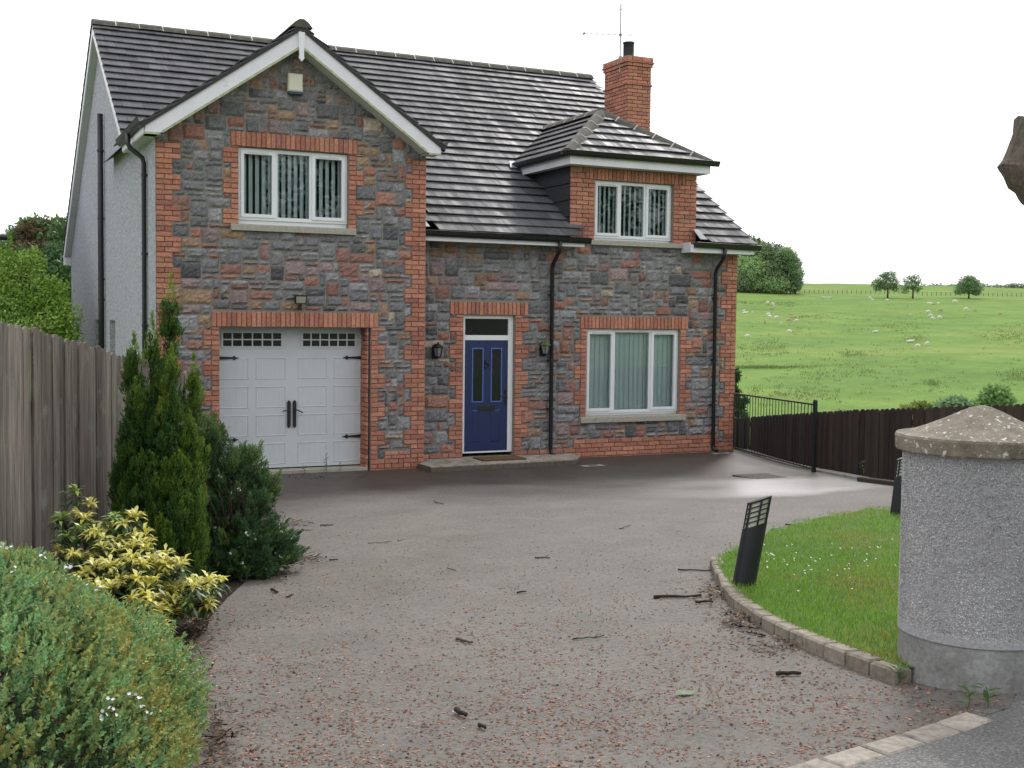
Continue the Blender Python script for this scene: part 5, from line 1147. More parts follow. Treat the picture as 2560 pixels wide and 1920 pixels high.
for (du, vt, wpx, dep) in colsC:
    H = hz_(vt)*.985; rad = wpx/FPX*9.1*.84; n = int(34+90*H*rad); s = RNG.random(n)**.8*.9
    prof = np.minimum(1, (1-s)*1.9)**.8*np.minimum(1, .74+s*1.1)*.82; a_ = RNG.uniform(0, 2*np.pi, n); q = rad*prof*RNG.uniform(.75, 1.05, n)
    P = np.column_stack([np.cos(a_)*q, np.sin(a_)*q, s*H])+lat(du)+FLAT_F*dep; out_ = np.column_stack([np.cos(a_), np.sin(a_), np.zeros(n)])
    young = np.clip(RNG.normal(.22, .26, n)+(.25 if du > 30 else 0), 0, 1)[:, None]; cl = np.array([[.042, .115, .026]])*(1-young)+np.array([[.20, .29, .034]])*young; cl = np.where((RNG.random(n) < .02)[:, None], [[.20, .15, .05]], cl)  # random new growth; right-hand columns yellower, their sunlit side put into the colour
    parts.append(flames(P, out_*.10+np.array([0, 0, 1.])+rnd_unit(n)*.05, RNG.uniform(.13, .28, n)*np.clip(1.2-s, .45, 1), RNG.uniform(.03, .055, n), 46, cl, .022, .0065))
    top = np.array([[0, 0, H*.86]])+lat(du)+FLAT_F*dep; parts.append(flames(top, np.array([[.02, 0, 1.]]), np.array([H*.16]), np.array([.045]), 90, np.array([[.15, .23, .03]]), .022, .0065))
    # the inner mass
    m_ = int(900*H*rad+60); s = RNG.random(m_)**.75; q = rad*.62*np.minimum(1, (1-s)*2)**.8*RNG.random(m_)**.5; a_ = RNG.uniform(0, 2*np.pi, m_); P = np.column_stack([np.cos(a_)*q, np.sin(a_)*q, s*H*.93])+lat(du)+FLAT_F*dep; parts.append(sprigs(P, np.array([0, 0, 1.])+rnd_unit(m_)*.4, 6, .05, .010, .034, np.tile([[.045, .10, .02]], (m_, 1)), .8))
np_mesh('foliage', *cat_mesh(parts), M_LEAFD, r)
mb = MB()
for (du, vt, wpx, dep) in colsC[:6]: mb.tube([FLAT_R*du/FPX*3, lat(du)*.8+FLAT_F*dep+np.array([0, 0, hz_(vt)*.4]), lat(du)+FLAT_F*dep+np.array([0, 0, hz_(vt)*.9])], [.03, .02, .005], 6, (.08, .055, .04))
mb.build('trunk', M_BARK, r)

# --- dark shrub with white flowers by the garage
sc_ = atD(575, 1440, 9.75); sc_[2] = g(sc_[1]); r = empty('flowering_shrub', tuple(sc_)); tag(r, 'dark green shrub dotted with white flowers beside the conifer', 'shrub')
def at_s(u, v, D_): return atD(u, v, D_)-sc_
# sprays of upright and outward shoots: (tip px, root px)
blobs = [(520, 1120, 62, 9.9), (500, 1200, 80, 9.9), (565, 1200, 70, 9.9), (610, 1180, 50, 9.95), (560, 1290, 95, 9.8), (625, 1290, 75, 9.8), (520, 1330, 90, 9.7), (600, 1370, 90, 9.6), (665, 1370, 62, 9.7), (690, 1390, 40, 9.8), (640, 1420, 60, 9.55), (560, 1420, 80, 9.5), (490, 1410, 60, 9.6), (480, 1290, 60, 9.9), (655, 1240, 30, 9.9), (530, 1200, 60, 10.1)]
parts = []; TP = []; TN = []
for (u, v, rp, D_) in blobs:
    c = at_s(u, v, D_); rad = rp/FPX*D_; n = int(rp*.42)+6; dv = rnd_unit(n); P = c+dv*rad*RNG.uniform(.2, .8, (n, 1)); P[:, 2] = np.maximum(P[:, 2], .03); og = unit(P*np.array([1, 1, .5])+np.array([0, 0, .05]))
    ax = unit(og*.95+dv*.3+np.array([0, 0, .55])+rnd_unit(n)*.25); yl = np.clip(RNG.normal(.25, .3, n)+(.25 if v < 1260 else 0), 0, 1)[:, None]; cl = np.array([[.055, .125, .050]])*(1-yl)+np.array([[.14, .21, .060]])*yl; Hh = RNG.uniform(.09, .17, n)
    parts.append(flames(P, ax, Hh, RNG.uniform(.03, .055, n), 44, cl, .022, .0065, 8, .055)); TP.append(P+ax*(Hh*.98)[:, None]); TN.append(ax)
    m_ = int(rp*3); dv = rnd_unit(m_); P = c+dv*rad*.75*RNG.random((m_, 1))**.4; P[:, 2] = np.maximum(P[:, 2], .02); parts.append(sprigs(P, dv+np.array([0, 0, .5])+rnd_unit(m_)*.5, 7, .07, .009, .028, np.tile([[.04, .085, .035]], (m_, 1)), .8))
np_mesh('foliage', *cat_mesh(parts), M_LEAFD, r); TP = np.concatenate(TP); TN = np.concatenate(TN)
fi = RNG.permutation(len(TP)); tc_ = unit(CAM-sc_); fi = fi[(TP[fi] @ (-FLAT_F) > -.05)][:60]
FP = np.repeat(TP[fi], 2, 0)+RNG.normal(scale=.012, size=(len(fi)*2, 3)); V, F, C = flowers(FP, TN[np.repeat(fi, 2)]+np.array([0, -.6, .4]), .015); np_mesh('flowers', V, F, C, M_PETAL, r)['kind'] = 'stuff'
mb = MB(); shrub_stems(mb, (0, 0, 0), 34, .42, .95, (.085, .06, .05)); mb.build('stems', M_BARK, r)

# --- weeds at the garage threshold
def weed(u, v, h, nl, lb):
    p = drive_at(u, v); r = empty('weed', (p[0], p[1], g(p[1])+.002)); tag(r, lb, 'weed', 'weeds along the garage threshold')
    mb = MB(); parts = []
    for s in range(max(1, nl//6)):
        tip = np.array([random.uniform(-.05, .05), random.uniform(-.05, .05), h*random.uniform(.7, 1)]); mb.tube([(0, 0, 0), tip*.5+np.array([.01, 0, 0]), tip], [.004, .003, .002], 4, (.10, .16, .05)); q = 9
        sx_ = np.linspace(.25, 1, q); P = tip*sx_[:, None]; a_ = RNG.uniform(0, 2*np.pi, q); D = np.column_stack([np.cos(a_), np.sin(a_), RNG.uniform(.1, .6, q)]); parts.append(leaf_quads(P, D, np.tile([[0, 0, 1.]], (q, 1)), RNG.uniform(.05, .09, q), .022, np.array([[.09, .19, .04]])*RNG.uniform(.7, 1.3, (q, 1)), .05))
    mb.build('stem', M_LEAF, r); np_mesh('leaves', *cat_mesh(parts), M_LEAF, r)
weed(815, 1182, .33, 12, 'tallest leafy weed standing before the garage door'); weed(760, 1186, .13, 6, 'low weed left of the tall one at the garage door'); weed(852, 1185, .17, 8, 'short weed right of the tall one at the garage door'); weed(2012+150, 1198, .26, 8, 'grassy weed at the foot of the brown fence'); weed(2250, 1712, .09, 6, 'small weed where the kerb meets the pillar'); weed(2420, 1775, .10, 6, 'small weed in the crack below the pillar front'); weed(2470, 1772, .12, 8, 'clump of weed at the pillar base near the road')

# --- grass blades, daisies
def in_poly(x, y, P):
    ins = False; j = len(P)-1
    for i in range(len(P)):
        if (P[i][1] > y) != (P[j][1] > y) and x < (P[j][0]-P[i][0])*(y-P[i][1])/(P[j][1]-P[i][1])+P[i][0]: ins = not ins
        j = i
    return ins
LP = [(x+.075, y+.025) for x, y in KERB][::-1]+LAWN_B
bx = []; 
while len(bx) < 70000:
    x = random.uniform(-2.9, 7.4); y = random.uniform(-14.2, -6.2)
    if random.random() > 1.35-.085*math.hypot(x-CAM[0], y-CAM[1]): continue
    if in_poly(x, y, LP) and math.hypot(x-PC[0], y-PC[1]) > .37: bx.append((x, y, lawn_z(x, y)))
P = np.array(bx); n = len(P); tone = np.sin(P[:, 0]*2.1+1)*np.sin(P[:, 1]*1.7)+.5*np.sin(P[:, 0]*6)*np.sin(P[:, 1]*5+1)+.5*RNG.normal(size=n)
cl = np.where((tone > .75)[:, None], [[.31, .30, .065]], [[.185, .34, .04]])*RNG.uniform(.65, 1.35, (n, 1)); D = np.array([0, 0, 1.])+rnd_unit(n)*.65; hgt = RNG.uniform(.025, .06, n)
V, F, C = leaf_quads(P-np.array([0, 0, .005]), D, rnd_unit(n), hgt, .0055, cl); o = np_mesh('grass', V, F, C, M_LEAF); tag(o, 'short mown lawn grass with pale patches', 'grass', kind='stuff')
dz = []
for (u, v, s, n_) in ((1990, 1450, 60, 34), (2120, 1410, 70, 26), (1920, 1440, 30, 16), (2150, 1450, 50, 14), (2070, 1500, 60, 10), (1905, 1400, 25, 6)):
    for _ in range(int(n_*.6)):
        q = drive_at(u+random.gauss(0, s*1.1), v+random.gauss(0, 24)); 
        if in_poly(q[0], q[1], LP): dz.append((q[0], q[1], lawn_z(q[0], q[1])+.045))
dz = np.array(dz); V, F, C = flowers(dz, np.tile([[0, -.3, 1.]], (len(dz), 1))+rnd_unit(len(dz))*.3, .0075, 7); o = np_mesh('daisies', V, F, C, M_PETAL); tag(o, 'white daisies scattered through the lawn', 'daisies', kind='stuff')

# ================================================================== LITTER ON THE DRIVE
DP = DRIVE_L+SETT+[(-2.7, -14.36), (-2.3, -14.08), (-2.0, -13.6), (3, -9), (4.6, -6.9), (4.98, -5.3), (5.25, -4.1), (5.5, -3.1), (6.0, -1.4), (6.6, .42)]
pts = []; pc = []
def lawnside(x, y): return in_poly(x, y, LP)
import mathutils.noise as mn
tries = 0
while len(pts) < 9000 and tries < 400000:
    tries += 1
    u = random.uniform(380, 2500); v = 1235+690*random.random()**.80
    p = drive_at(u, v); x, y = p[0], p[1]
    dn = mn.noise((x*1.3, y*1.3, 0))*.6+mn.noise((x*5.5, y*5.5, 3))*.75+mn.noise((x*13, y*13, 5))*.5
    dens = .42+dn*1.1+.35*max(0, (v-1250)/670)
    if v < 1400: dens *= .35+.65*(v-1235)/165
    if random.random() > dens*.8: continue
    if not in_poly(x, y, DP) or lawnside(x-.12, y): continue
    pts.append((x, y, g(y)+.006)); pc.append(random.random())
P = np.array(pts); pc = np.array(pc); n = len(P); a_ = RNG.uniform(0, 2*np.pi, n); D = np.column_stack([np.cos(a_), np.sin(a_), RNG.uniform(-.05, .12, n)])
pal = np.array([[.34, .175, .125], [.40, .225, .165], [.27, .13, .095], [.095, .06, .048], [.44, .29, .22]]); cl = pal[np.searchsorted([.34, .60, .78, .93], pc)]*RNG.uniform(.7, 1.2, (n, 1))
ln = RNG.uniform(.012, .027, n); S = np.column_stack([-np.sin(a_), np.cos(a_), np.zeros(n)]); wd = ln*RNG.uniform(.4, .65, n); up = np.array([0, 0, 1.]); hh = RNG.uniform(.002, .006, n)
# little boat-shaped scales: two triangles folded along the keel -> as two quads
A0 = P; A1 = P+D*ln[:, None]; MID = P+D*(ln*.5)[:, None]; L1 = MID+S*(wd*.5)[:, None]+up*0; L2 = MID-S*(wd*.5)[:, None]; TOP = MID+up*hh[:, None]
V = np.stack([A0, L1, A1, TOP, A0, TOP, A1, L2], 1).reshape(-1, 3); F = np.arange(8*n).reshape(2*n, 4); o = np_mesh('bud_scales', V, F, np.repeat(cl, 8, 0), attr_mat('dry_scales', .75, 60, .8, 1.2, 0)); tag(o, 'pinkish brown bud scales scattered over the drive', 'litter', kind='stuff')
# leaf litter drifts along the beds and the kerb
lp = []
for (u, v, su, sv, n_) in ((440, 1590, 45, 32, 420), (500, 1545, 35, 14, 120), (700, 1405, 40, 14, 160), (735, 1312, 28, 5, 120), (755, 1400, 30, 6, 90), (650, 1440, 50, 10, 140), (1850, 1555, 40, 20, 260), (1790, 1490, 30, 16, 160), (1800, 1445, 12, 14, 60), (800, 1195, 60, 3, 90), (480, 1650, 25, 40, 160), (540, 1850, 18, 50, 200), (1950, 1620, 50, 14, 140), (1330, 1142, 25, 3, 30)):
    for _ in range(n_):
        p = drive_at(random.gauss(u, su), random.gauss(v, sv))
        if lawnside(p[0], p[1]): continue
        lp.append((p[0], p[1], g(p[1])+.012+random.uniform(0, .02)))
P = np.array(lp); n = len(P); D = rnd_unit(n)*np.array([1, 1, .25]); pal = np.array([[.07, .042, .028], [.12, .07, .04], [.20, .12, .065], [.035, .024, .018], [.28, .2, .13]]); cl = pal[RNG.choice(5, n, p=[.34, .26, .14, .2, .06])]
V, F, C = leaf_quads(P, D, np.array([0, 0, 1.])+rnd_unit(n)*.35, RNG.uniform(.025, .07, n), RNG.uniform(.006, .022, n), cl, .1); o = np_mesh('leaf_litter', V, F, C, MATS['dry_scales']); tag(o, 'dry brown leaves and twiglets drifted against bed and kerb', 'leaf litter', kind='stuff')

# ---- fallen twigs, each its own thing
tp = []
while len(tp) < 3500:
    u = random.uniform(420, 2400); v = 1240+680*random.random()**.85; p = drive_at(u, v)
    if in_poly(p[0], p[1], DP) and not lawnside(p[0]-.12, p[1]) and mn.noise((p[0]*5.5, p[1]*5.5, 3)) > -.1: tp.append((p[0], p[1], g(p[1])+.007))
P = np.array(tp); n = len(P); V, F, C = leaf_quads(P, rnd_unit(n)*np.array([1, 1, .1]), np.tile([[0, 0, 1.]], (n, 1)), RNG.uniform(.012, .045, n), RNG.uniform(.002, .005, n), np.array([[.05, .036, .03]])*RNG.uniform(.6, 1.8, (n, 1))); o = np_mesh('twig_bits', V, F, C, MATS['dry_scales']); tag(o, 'tiny dark bits of twig strewn among the bud scales', 'litter', kind='stuff')
M_TWIG = attr_mat('twig_bark', .9, 40, .6, 1.4, .5, .004, 60, .2)
TW = [(692, 1243, 26, .006, .35, 1, 'thin forked twig on the dark tarmac left of the drive'), (1097, 1259, 26, .010, -.3, 1, 'small dark forked twig on the drive below the doorstep'), (817, 1316, 34, .012, .05, 0, 'short dark stick right of the flowering shrub'), (772, 1328, 20, .007, 0, 0, 'tiny twig beside the short dark stick'), (950, 1359, 60, .008, .06, 1, 'pale forked twig lying across the upper drive'), (1003, 1352, 16, .010, .3, 0, 'pale wood chip right of the pale forked twig'), (834, 1404, 22, .012, .05, 0, 'stubby brown stick right of the shrub litter'), (1160, 1608, 40, .016, -.25, 0, 'curved thick grey stick in the middle of the drive'), (1152, 1792, 26, .024, -.5, 0, 'dark stubby lump of branch at the bottom of the drive'), (724, 1493, 18, .010, .5, 0, 'little dark stick below the shrub on the drive'), (686, 1483, 15, .018, -.4, 0, 'dark knot of bark below the shrub on the drive'), (1130, 1427, 22, .006, -.3, 0, 'hair thin twig in the middle of the upper drive'), (1206, 1825, 15, .016, -.6, 0, 'dark bark crumb at the bottom right of the lump of branch'), (1356, 1398, 38, .010, 0, 1, 'dark ragged twig on the drive below the doormat'), (1561, 1321, 28, .007, .25, 1, 'kinked black twig on the drive below the ground floor window'), (1304, 1485, 24, .011, .1, 0, 'small dark twig in the centre of the drive'), (1743, 1430, 95, .012, -.04, 0, 'long thin stick pointing at the lawn kerb tip'), (1694, 1497, 118, .020, .03, 0, 'thickest long stick lying left of the lawn kerb'), (1760, 1510, 44, .016, .04, 0, 'short stick just below the thickest long stick'), (1472, 1599, 78, .007, .12, 1, 'long thin bent twig in the lower middle of the drive'), (1971, 1692, 62, .020, .02, 0, 'thick dark stick near the kerb and gate pillar'), (1983, 1317, 38, .013, -.12, 1, 'wriggly black twig at the far edge of the lawn'), (1862, 1572, 70, .014, -.14, 0, 'stick in the litter pile along the kerb'), (1890, 1590, 48, .012, -.2, 0, 'lower stick in the litter pile along the kerb'), (1850, 1545, 50, .008, -.4, 1, 'forked twig on top of the litter pile along the kerb'), (783, 1395, 30, .006, .2, 1, 'thin grey twig in the leaves right of the shrub'), (490, 1575, 40, .006, .2, 1, 'thin twig on the soil under the yellow shrub'), (1020, 1840, 0, .01, 0, 0, None)]
for (u, v, lpx, rad, slope, fork, lb) in TW:
    if not lb: continue
    a = drive_at(u-lpx/2, v+slope*lpx/2); c = drive_at(u+lpx/2, v-slope*lpx/2); mid = (a+c)/2; r = np.array([mid[0], mid[1], g(mid[1])]); k = MB(); q = []
    n_ = 7; amp = .06*np.linalg.norm(c-a); ph = random.uniform(0, 6); sd_ = unit(np.array([-(c-a)[1], (c-a)[0], 0])); rad *= .54
    for i in range(n_):
        s = i/(n_-1); p = a+(c-a)*s+sd_*amp*math.sin(ph+s*4.5)*math.sin(s*math.pi+.3); q.append(np.array([p[0]-r[0], p[1]-r[1], g(p[1])-r[2]+.006+rad+random.uniform(0, .006)]))
    col = (.10, .085, .07) if 'grey' in lb or 'pale' in lb else (.045, .035, .028)
    if 'pale' in lb: col = (.26, .22, .16)
    k.tube(q, [rad*(1.1-.4*i/n_)*random.uniform(.85, 1.15) for i in range(n_)], 7, col)
    if fork: e = q[4]; k.tube([e, e+sd_*.35*np.linalg.norm(c-a)*random.choice((-1, 1))*.5+(c-a)*.22+np.array([0, 0, .015])], [rad*.7, rad*.35], 5, col)
    o = k.build('twig', M_TWIG, None, True); o.location = tuple(r); tag(o, lb, 'twig', 'twigs fallen on the drive')
p = drive_at(1711, 1741); k = MB(); k.add([(-.06, 0, .01), (-.02, .03, .022), (.03, .025, .012), (.07, .005, .02), (.03, -.02, .008), (-.02, -.025, .016)], [(0, 1, 5), (1, 2, 4, 5), (2, 3, 4)], (.22, .30, .17)); o = k.build('fallen_leaf', M_LEAF); o.location = (p[0], p[1], g(p[1])+.004); tag(o, 'pale green leaf lying on the lower right of the drive', 'leaf')

# ================================================================== BACKGROUND
def crown(n, clumps, size, cols, droop=0.0):
    """leaf clusters scattered through a set of ellipsoid clumps: (centre, radii)"""
    vol = np.array([np.prod(c[1]) for c in clumps])**.75; cnt = (vol/vol.sum()*n).astype(int)+3; parts = []
    for (c, R_), k in zip(clumps, cnt):
        d = rnd_unit(k); s = RNG.uniform(.25, 1.08, (k, 1))**.55; P = np.array(c)+d*np.array(R_)*s*(1+.18*np.sin(d[:, :1]*7+c[0])*np.sin(d[:, 1:2]*6+d[:, 2:]*8)); base = np.array(random.choice(cols)); cl = base*RNG.uniform(.72, 1.3, (k, 1))*random.uniform(.85, 1.15)
        D = d*.5+rnd_unit(k)*.9+np.array([0, 0, -droop]); parts.append(leaf_quads(P, D, d+rnd_unit(k)*.7+np.array([0, 0, .6]), size*RNG.uniform(.7, 1.3, k), size*.55, cl, .05))
    return cat_mesh(parts)
def limbs(mb, h0, clumps, r0, col=(.055, .045, .038), lean=(0, 0)):
    top = np.array([lean[0], lean[1], h0]); mb.tube([(0, 0, -.3), (0, 0, .15*h0), (lean[0]*.5, lean[1]*.5, h0*.6), tuple(top)], [r0*1.35, r0, r0*.85, r0*.65], 8, col)
    for c, R_ in clumps: c = np.array(c); mb.tube([top*.75, (top+c)/2+np.array([0, 0, R_[2]*.1]), c], [r0*.5, r0*.3, r0*.1], 5, col)
def tree(name, label, pos, clumps, trunk_h, r0, n, size, cols, group=None, droop=0, cat='tree', base=None):
    r = empty(name, tuple(pos)); tag(r, label, cat, group); V, F, C = crown(n, clumps, size, cols, droop); np_mesh('crown', V, F, C, M_LEAF, r); mb = MB(); limbs(mb, trunk_h, clumps[:9], r0); mb.build('trunk', M_BARK, r); return r
def px_clumps(origin, L_):
    """clumps from (u, v, half width px, half height px, distance)"""
    res = []
    for (u, v, a_, b_, D_) in L_: c = atD(u, v, D_)-origin; res.append((tuple(c), (a_/FPX*D_, a_/FPX*D_, b_/FPX*D_)))
    return res
GB = [(.28, .45, .07), (.34, .50, .10), (.23, .39, .06), (.36, .50, .13)]; GD_ = [(.09, .17, .055), (.11, .20, .06), (.12, .21, .07), (.08, .15, .055)]
# bright young tree behind the left fence
p = atD(60, 900, 24); p[2] = terr(p[0], p[1]); D_ = 24.
tree('leafy_tree', 'bright yellow green ash tree rising behind the grey fence', p, px_clumps(p, [(30, 690, 50, 55, 24), (75, 660, 40, 35, 24.3), (-30, 700, 60, 60, 24), (95, 740, 55, 55, 23.8), (140, 735, 38, 45, 24.2), (30, 770, 70, 60, 23.6), (115, 800, 60, 55, 23.8), (165, 800, 40, 50, 24), (60, 830, 80, 50, 23.5), (-40, 800, 70, 70, 24), (12, 645, 25, 25, 24.2), (90, 640, 16, 22, 24.4), (150, 850, 50, 50, 24), (20, 615, 12, 25, 24)]), 3.2, .09, 15000, .075, GB)
p = atD(90, 640, 62); p[2] = terr(p[0], p[1])
tree('dense_tree', 'dark broadleaf tree with a rusty top behind the ash', p, px_clumps(p, [(100, 600, 60, 45, 62), (80, 565, 35, 22, 62.5), (130, 570, 40, 25, 62), (50, 610, 40, 40, 62), (160, 610, 50, 50, 61), (95, 660, 90, 50, 60)]), 9, .25, 7000, .28, GD_+[(.09, .062, .028)], 'dark trees behind the left fence')
p = atD(150, 700, 56); p[2] = terr(p[0], p[1])
tree('dense_tree', 'mid green tree filling the gap beside the white gable wall', p, px_clumps(p, [(140, 650, 45, 40, 56), (165, 690, 40, 50, 55), (120, 700, 50, 50, 55.5), (170, 740, 40, 50, 55), (60, 650, 35, 30, 57), (170, 600, 30, 60, 58)]), 6, .2, 5000, .24, [(.08, .165, .05), (.095, .185, .06), (.065, .135, .045)], 'dark trees behind the left fence')
p = atD(10, 640, 66); p[2] = terr(p[0], p[1])
tree('conifer_tree', 'dark spiky conifer left of the rusty topped tree', p, px_clumps(p, [(35, 590, 16, 22, 66), (32, 620, 26, 26, 66), (30, 655, 38, 30, 66), (0, 640, 40, 40, 66), (28, 572, 7, 12, 66)]), 9, .2, 2600, .25, [(.03, .055, .025), (.035, .062, .025)], 'dark trees behind the left fence', droop=.5)
# the neighbour's eaves at the left edge
e = atD(9, 590, 24); r = empty('neighbour_house', (e[0], e[1], 0)); tag(r, 'corner of a neighbouring house roof at the left edge', 'house'); ez = e[2]
k = MB(); k.box((-9, .35, -.5), (-.35, 9, ez-.2)); k.prism([(-.37, .36, ez-.2), (-.37, 9, ez-.2), (-.37, 4.7, ez+2.6)], (-8.6, 0, 0)); k.build('wall', M_RENDER, r)
k = MB(); tiles(k, (-9, .02, ez-.0), (1, 0, 0), (0, .84, .545), [(0, 0), (8.9, 0), (8.9, 5.4), (0, 5.4)], 5.4, tw=.6); k.quad((-9, 9.3, ez), (-.1, 9.3, ez), (-.1, 4.6, ez+2.9), (-9, 4.6, ez+2.9), (.06,)*3); k.build('roof', M_TILE, r)
k = MB(); k.tube([(-9, -.06, ez-.03), (.06, -.06, ez-.03)], .06, 8); k.build('gutter', M_BLACK, r); k = MB(); k.box((-9, .02, ez-.2), (-.1, .045, ez-.03)); k.prism([(-.11, .05, ez-.2), (-.11, .05, ez-.04), (-.11, 4.6, ez+2.85), (-.11, 4.6, ez+2.65)], (.02, 0, 0)); k.build('fascia', M_FASC, r)

# ---- the hill: trees, wood, hedgerow, fence, sheep
def on_hill(u, v): return ground_at(u, v, 45)
def to_px(p):
    d = np.asarray(p)-CAM; z = d @ CF; return 1280+FPX*(d @ CR)/z, 960-FPX*(d @ CU)/z, z
GH = [(.19, .30, .13), (.21, .33, .14), (.16, .27, .12), (.24, .36, .15)]  # greens lightened: distance haze put into the leaf colour
for (u, v, cl, lb, n, th) in ((2219, 745, [(2205, 700, 16, 14), (2225, 690, 16, 14), (2190, 708, 13, 10), (2236, 708, 13, 12), (2218, 715, 22, 10), (2195, 720, 11, 8), (2238, 722, 9, 7), (2212, 688, 10, 8)], 'left tree of the hilltop trio, standing over two sheep', 2400, 4.5),
        (2282, 746, [(2270, 702, 14, 10), (2290, 698, 14, 12), (2262, 718, 13, 9), (2297, 714, 13, 12), (2278, 712, 16, 12), (2262, 728, 11, 6), (2290, 724, 10, 7), (2277, 692, 8, 6)], 'middle tree of the hilltop trio, thin crowned with sky gaps', 1200, 4.0),
        (2422, 746, [(2420, 708, 24, 18), (2405, 720, 18, 13), (2440, 716, 18, 16), (2422, 698, 14, 10), (2398, 730, 14, 6), (2440, 732, 12, 7), (2425, 722, 24, 12)], 'rightmost round dense tree of the hilltop trio', 3600, 2.6)):
    p = on_hill(u, v); D_ = np.dot(p-CAM, CF); tree('field_tree', lb, p, px_clumps(p, [(a, b2, c, d_, D_) for a, b2, c, d_ in cl]), th, .26, int(n*1.8), .46, GH, 'lone trees on the hilltop')
p = on_hill(1900, 731); D_ = np.dot(p-CAM, CF); r = empty('woodland', tuple(p)); 
cl = px_clumps(p, [(1850, 640, 45, 40, D_+8), (1890, 640, 45, 32, D_+5), (1900, 625, 32, 20, D_+12), (1930, 640, 38, 30, D_+5), (1960, 650, 32, 30, D_+4), (1870, 680, 60, 38, D_), (1930, 690, 50, 34, D_), (1970, 700, 34, 30, D_), (1990, 712, 16, 16, D_), (1950, 655, 30, 30, D_), (1850, 710, 50, 24, D_-3), (1920, 712, 60, 20, D_-3), (1890, 608, 18, 12, D_+10), (1870, 605, 20, 16, D_+14)])
V, F, C = crown(40000, cl, .8, [(.17, .26, .12), (.20, .30, .135), (.14, .215, .115), (.25, .37, .15), (.22, .32, .15)]); o = np_mesh('woodland', V, F, C, M_LEAF); o.location = tuple(p); bpy.data.objects.remove(r); tag(o, 'dense dark green wood on the hill beyond the house corner', 'woodland', kind='stuff')  # wood's greens lightened too, standing in for haze
p = on_hill(1988, 735); D_ = np.dot(p-CAM, CF); tree('field_tree', 'airy tall tree at the right end of the hill wood', p, px_clumps(p, [(1985, 660, 20, 18, D_), (1990, 680, 20, 14, D_), (1975, 640, 18, 14, D_), (1996, 690, 12, 8, D_), (1965, 628, 16, 10, D_), (1990, 705, 16, 12, D_)]), 9, .3, 4200, .6, GH)
# distant hedgerow beyond the skyline on the right, haze put into its pale greens
hp = []
D_ = 690.; parts = []; o0 = atD(2450, 720, D_)
cl = []
u = 2318
while u < 2640:
    hh = random.uniform(3, 9)*(1.3 if u > 2440 else .75); vb = 724 if u > 2440 else 718; cl.append((u, vb-hh*.6, random.uniform(7, 13), hh, D_)); u += random.uniform(6, 14)
cl = px_clumps(o0, cl); V, F, C = crown(6000, cl, .9, [(.22, .30, .19), (.20, .28, .17), (.25, .32, .21)]); o = np_mesh('hedgerow', V, F, C, M_LEAF); o.location = tuple(o0); tag(o, 'pale distant hedgerow of trees along the right skyline', 'hedgerow', kind='stuff')
# post and wire fence along the top of the field
r = None; FPp = [on_hill(u, 731+(u-1850)*.0105+(3 if u > 2300 else 0)) for u in np.linspace(1835, 2600, 66)]
r = empty('field_fence', tuple(FPp[0])); tag(r, 'thin post and wire fence along the top of the sheep field', 'fence')
pm = None
for p in FPp:
    if pm is None: k = MB(); k.box((-.07, -.07, -.3), (.07, .07, 1.25), (.16, .14, .115)); o = k.build('post', M_OLDWOOD, r); pm = o
    else: o = pm.copy(); COL.objects.link(o); o.parent = r
    q = p-FPp[0]; o.location = tuple(q+np.array([0, 0, random.uniform(-.15, .05)]))
k = MB()
for h in (.35, .75, 1.1): k.tube([p-FPp[0]+np.array([0, 0, h]) for p in FPp], .012, 4, (.2, .2, .2))
k.build('wire', M_ALU, r)
# feed trough
p = on_hill(2067, 748); r = empty('feed_trough', tuple(p), -YAW); tag(r, 'long white feed trough standing on the hill field', 'trough')
k = MB(); k.prism([(-1.5, -.35, .85), (-1.5, .35, .85), (-1.5, .2, .45), (-1.5, -.2, .45)], (3.0, 0, 0)); k.build('trough_body', M_WHITE, r)
for x in (-1.3, 1.25):
    for y in (-.25, .2): k = MB(); k.box((x, y, -.1), (x+.06, y+.06, .5)); k.build('leg', M_IRON, r)

